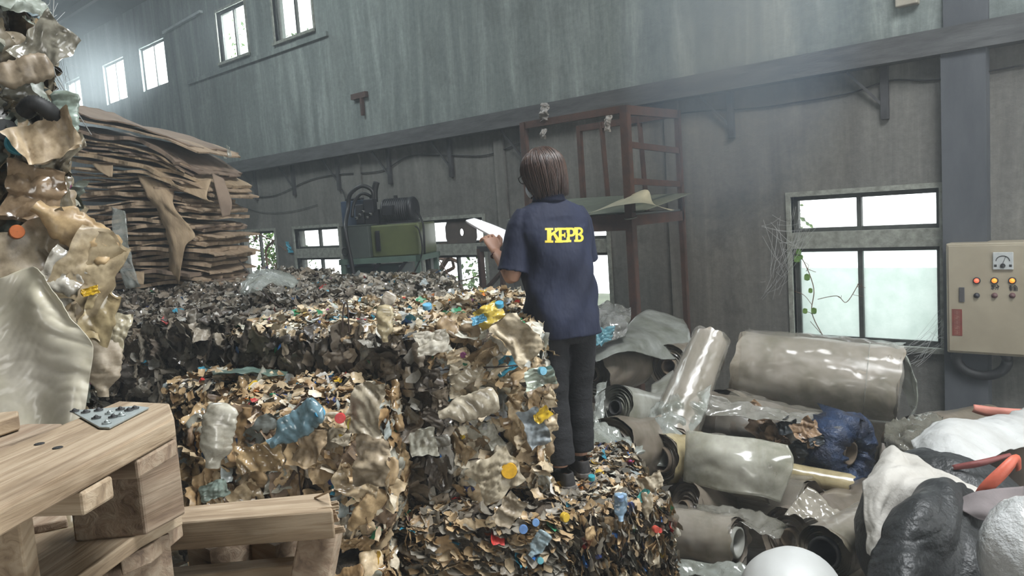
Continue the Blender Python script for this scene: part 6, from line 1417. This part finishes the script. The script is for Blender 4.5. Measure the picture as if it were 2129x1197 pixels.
    beam(662, 1168, 100, 1228, 100, 1200, 640, 1152, z2 - .09, .05, M_WOOD, 'plank')
    # upright end post of the broken pallet, leaning
    e0 = P(672, 1088, dd + .06); e1 = P(640, 1250, dd + .02)
    g = MB(); g.bar(e0, e1, .035, .06, tuple(R_)); o = g.build('end_board', M_WOOD2, r2, bevel=.003)
    g = MB(); g.bar(P(676, 1105, dd + .05), P(662, 1280, dd + .0), .012, .03, tuple(R_)); g.build('end_board', M_WOOD, r2)
    for px, py in ((470, 1200), (600, 1200)):
        p = P(px, py, dd + .12); MB().box((p.x - .04, p.y - .04, 0), (p.x + .04, p.y + .04, 1.86)).build('post', M_WOOD2, r2)
pallets()
# cloudy plastic sheet hanging in front of the tower
o = sheet('plastic_sheet', [[P(-60, 600, 1.969), P(10, 575, 1.961), P(55, 557, 1.967), P(78, 558, 1.950), P(100, 590, 1.951)],
                        [P(-60, 650, 1.963), P(20, 640, 1.974), P(75, 630, 1.946), P(120, 640, 1.972), P(150, 662, 1.961)],
                        [P(-60, 720, 1.954), P(20, 715, 1.972), P(90, 710, 1.959), P(150, 708, 1.955), P(192, 715, 1.957)],
                        [P(-60, 800, 1.947), P(20, 800, 1.963), P(90, 800, 1.970), P(150, 800, 1.947), P(186, 790, 1.963)],
                        [P(-60, 890, 1.948), P(30, 890, 1.947), P(90, 890, 1.974), P(140, 888, 1.946), P(172, 880, 1.964)]], 'cloudy translucent plastic sheet hanging over the near left bales, behind the pallet', 'plastic sheet', M_SHEET, .0045, (90, 90), 16, 41, .002)
# cobwebs and threads
rg = random.Random(12)
def web(label, pts, n, spread, r=.0012):
    g = MB(); base = [Vector(p) for p in pts]
    for _ in range(n):
        a = rg.choice(base) + Vector((rg.uniform(-1, 1), rg.uniform(-.3, .3), rg.uniform(-1, 1))) * spread; b = rg.choice(base) + Vector((rg.uniform(-1, 1), rg.uniform(-.3, .3), rg.uniform(-1, 1))) * spread
        m = a.lerp(b, .5) - Vector((0, 0, (a - b).length * .08)); g.tube(crv([a, m, b], 4), r, 3, False)
    o = g.build('cobweb', pm('web_thread', (.45, .46, .45), (.35, .36, .35), 8, .8, 0), None); o['kind'] = 'thing'; return tag(o, label, 'cobweb')
web('dusty cobweb strands hanging between the leaning tower and the upper wall', [P(112, 0, 2.8), P(110, 130, 2.8), P(140, 180, 2.9), P(60, 60, 2.6), P(95, 30, 2.7)], 34, .10, .0006)
web('cobweb round the left side of the right window', [PY(1600, 470, 7.95), PY(1640, 520, 7.9), PY(1620, 560, 7.92), PY(1680, 470, 7.9), PY(1600, 600, 7.95), PY(1655, 440, 7.9)], 46, .12)
web('cobweb at the lower right corner of the right window', [PY(1950, 700, 7.9), PY(1900, 745, 7.85), PY(1965, 660, 7.9), PY(1850, 735, 7.85)], 30, .08)
tag(MB().tube(crv([P(112, -10, 2.6), P(110, 130, 2.62), P(135, 190, 2.7), P(190, 280, 2.9)], 6), .0016, 4).build('hanging_thread', pm('web_thread', (.4, .4, .4), (.4, .4, .4), 8, .8, 0)), 'pale thread hanging down at the top left beside the tower', 'thread')
for k, (x, y, s) in enumerate(((1130, 232, .16), (1262, 255, .12), (1128, 278, .08))):
    p = PY(x, y, 6.25); q_ = Pile(); q_.put(T_BIG[12 + k], np.array(p), np.array((0, -1, .1)), 1.4, s * 1.3, np.array((.26, .25, .24))); o = q_.build('dusty_rag', M_WASTE, None); tag(o, ['dusty grey rag on the ledge above the head of the person', 'dusty rag hanging from the top rail of the rusty rack', 'small dusty scrap hanging above the head of the person'][k], 'rag')
# ring shaped black tyre-like coil below the cabinet
cc = PY(2040, 745, 7.8)
tag(MB().tube([cc + Vector((.20 * math.cos(a), -.02 * math.sin(a), .16 * math.sin(a))) for a in [k * math.pi / 16 for k in range(33)]], .045, 10).build('black_hose_coil', M_CABLE, None, True), 'black hose coil hanging below the beige control cabinet', 'hose')
for i, (a, b) in enumerate(((1500, 560), (1450, 640))):
    pass
# ------------------------------------------------------------------ dusty air inside the hall
hm_ = bpy.data.materials.new('dusty_air'); hm_.use_nodes = True; t = hm_.node_tree; t.nodes.clear()
vo = t.nodes.new('ShaderNodeOutputMaterial'); vs = t.nodes.new('ShaderNodeVolumeScatter')
vs.inputs['Color'].default_value = (.86, .95, 1.0, 1); vs.inputs['Density'].default_value = .0105; vs.inputs['Anisotropy'].default_value = .35
t.links.new(vs.outputs[0], vo.inputs['Volume'])
prof_ = [(YB + .01, .01), (WY - .01, .01), (WY - .01, EAVE - .1), (1.0, rz(1.01) - .1), (YB + .01, rz(YB) - .1)]
hv = [(XL + .01, a, b) for a, b in prof_] + [(XR - .01, a, b) for a, b in prof_]
ho = MB().add(hv, [tuple(range(5)), tuple(range(9, 4, -1))] + [(i, 5 + i, 5 + (i + 1) % 5, (i + 1) % 5) for i in range(5)]).build('dusty_haze', hm_)
ho['kind'] = 'stuff'
# local haze volumes added to imitate the blue light shaft and window glow
def plume(name, col, dens, at_, scale, rot):
    m = bpy.data.materials.new(name); m.use_nodes = True; t = m.node_tree; t.nodes.clear()
    out = t.nodes.new('ShaderNodeOutputMaterial'); s = t.nodes.new('ShaderNodeVolumeScatter'); s.inputs['Color'].default_value = (*col, 1); s.inputs['Anisotropy'].default_value = .2
    c = t.nodes.new('ShaderNodeTexCoord'); l = t.nodes.new('ShaderNodeVectorMath'); l.operation = 'LENGTH'; t.links.new(c.outputs['Object'], l.inputs[0])
    mr = t.nodes.new('ShaderNodeMapRange'); mr.inputs[1].default_value = 0; mr.inputs[2].default_value = 1; mr.inputs[3].default_value = dens; mr.inputs[4].default_value = 0
    t.links.new(l.outputs['Value'], mr.inputs[0]); t.links.new(mr.outputs[0], s.inputs['Density']); t.links.new(s.outputs[0], out.inputs['Volume'])
    bm = bmesh.new(); bmesh.ops.create_icosphere(bm, subdivisions=4, radius=1); me = bpy.data.meshes.new(name); bm.to_mesh(me); bm.free()
    me.materials.append(m); o = link(bpy.data.objects.new(name, me))
    o.location = at_; o.scale = scale; o.rotation_euler = (0, math.radians(rot), 0); o['kind'] = 'stuff'
plume('light_shaft_haze', (.50, .72, 1.0), .85, P(1545, 20, 6.0), (1.05, .95, 2.0), 12)
plume('window_glow_haze', (.85, .97, 1.0), .09, Vector((-18.4, 6.6, 5.75)), (3.2, 1.25, 1.75), 0)
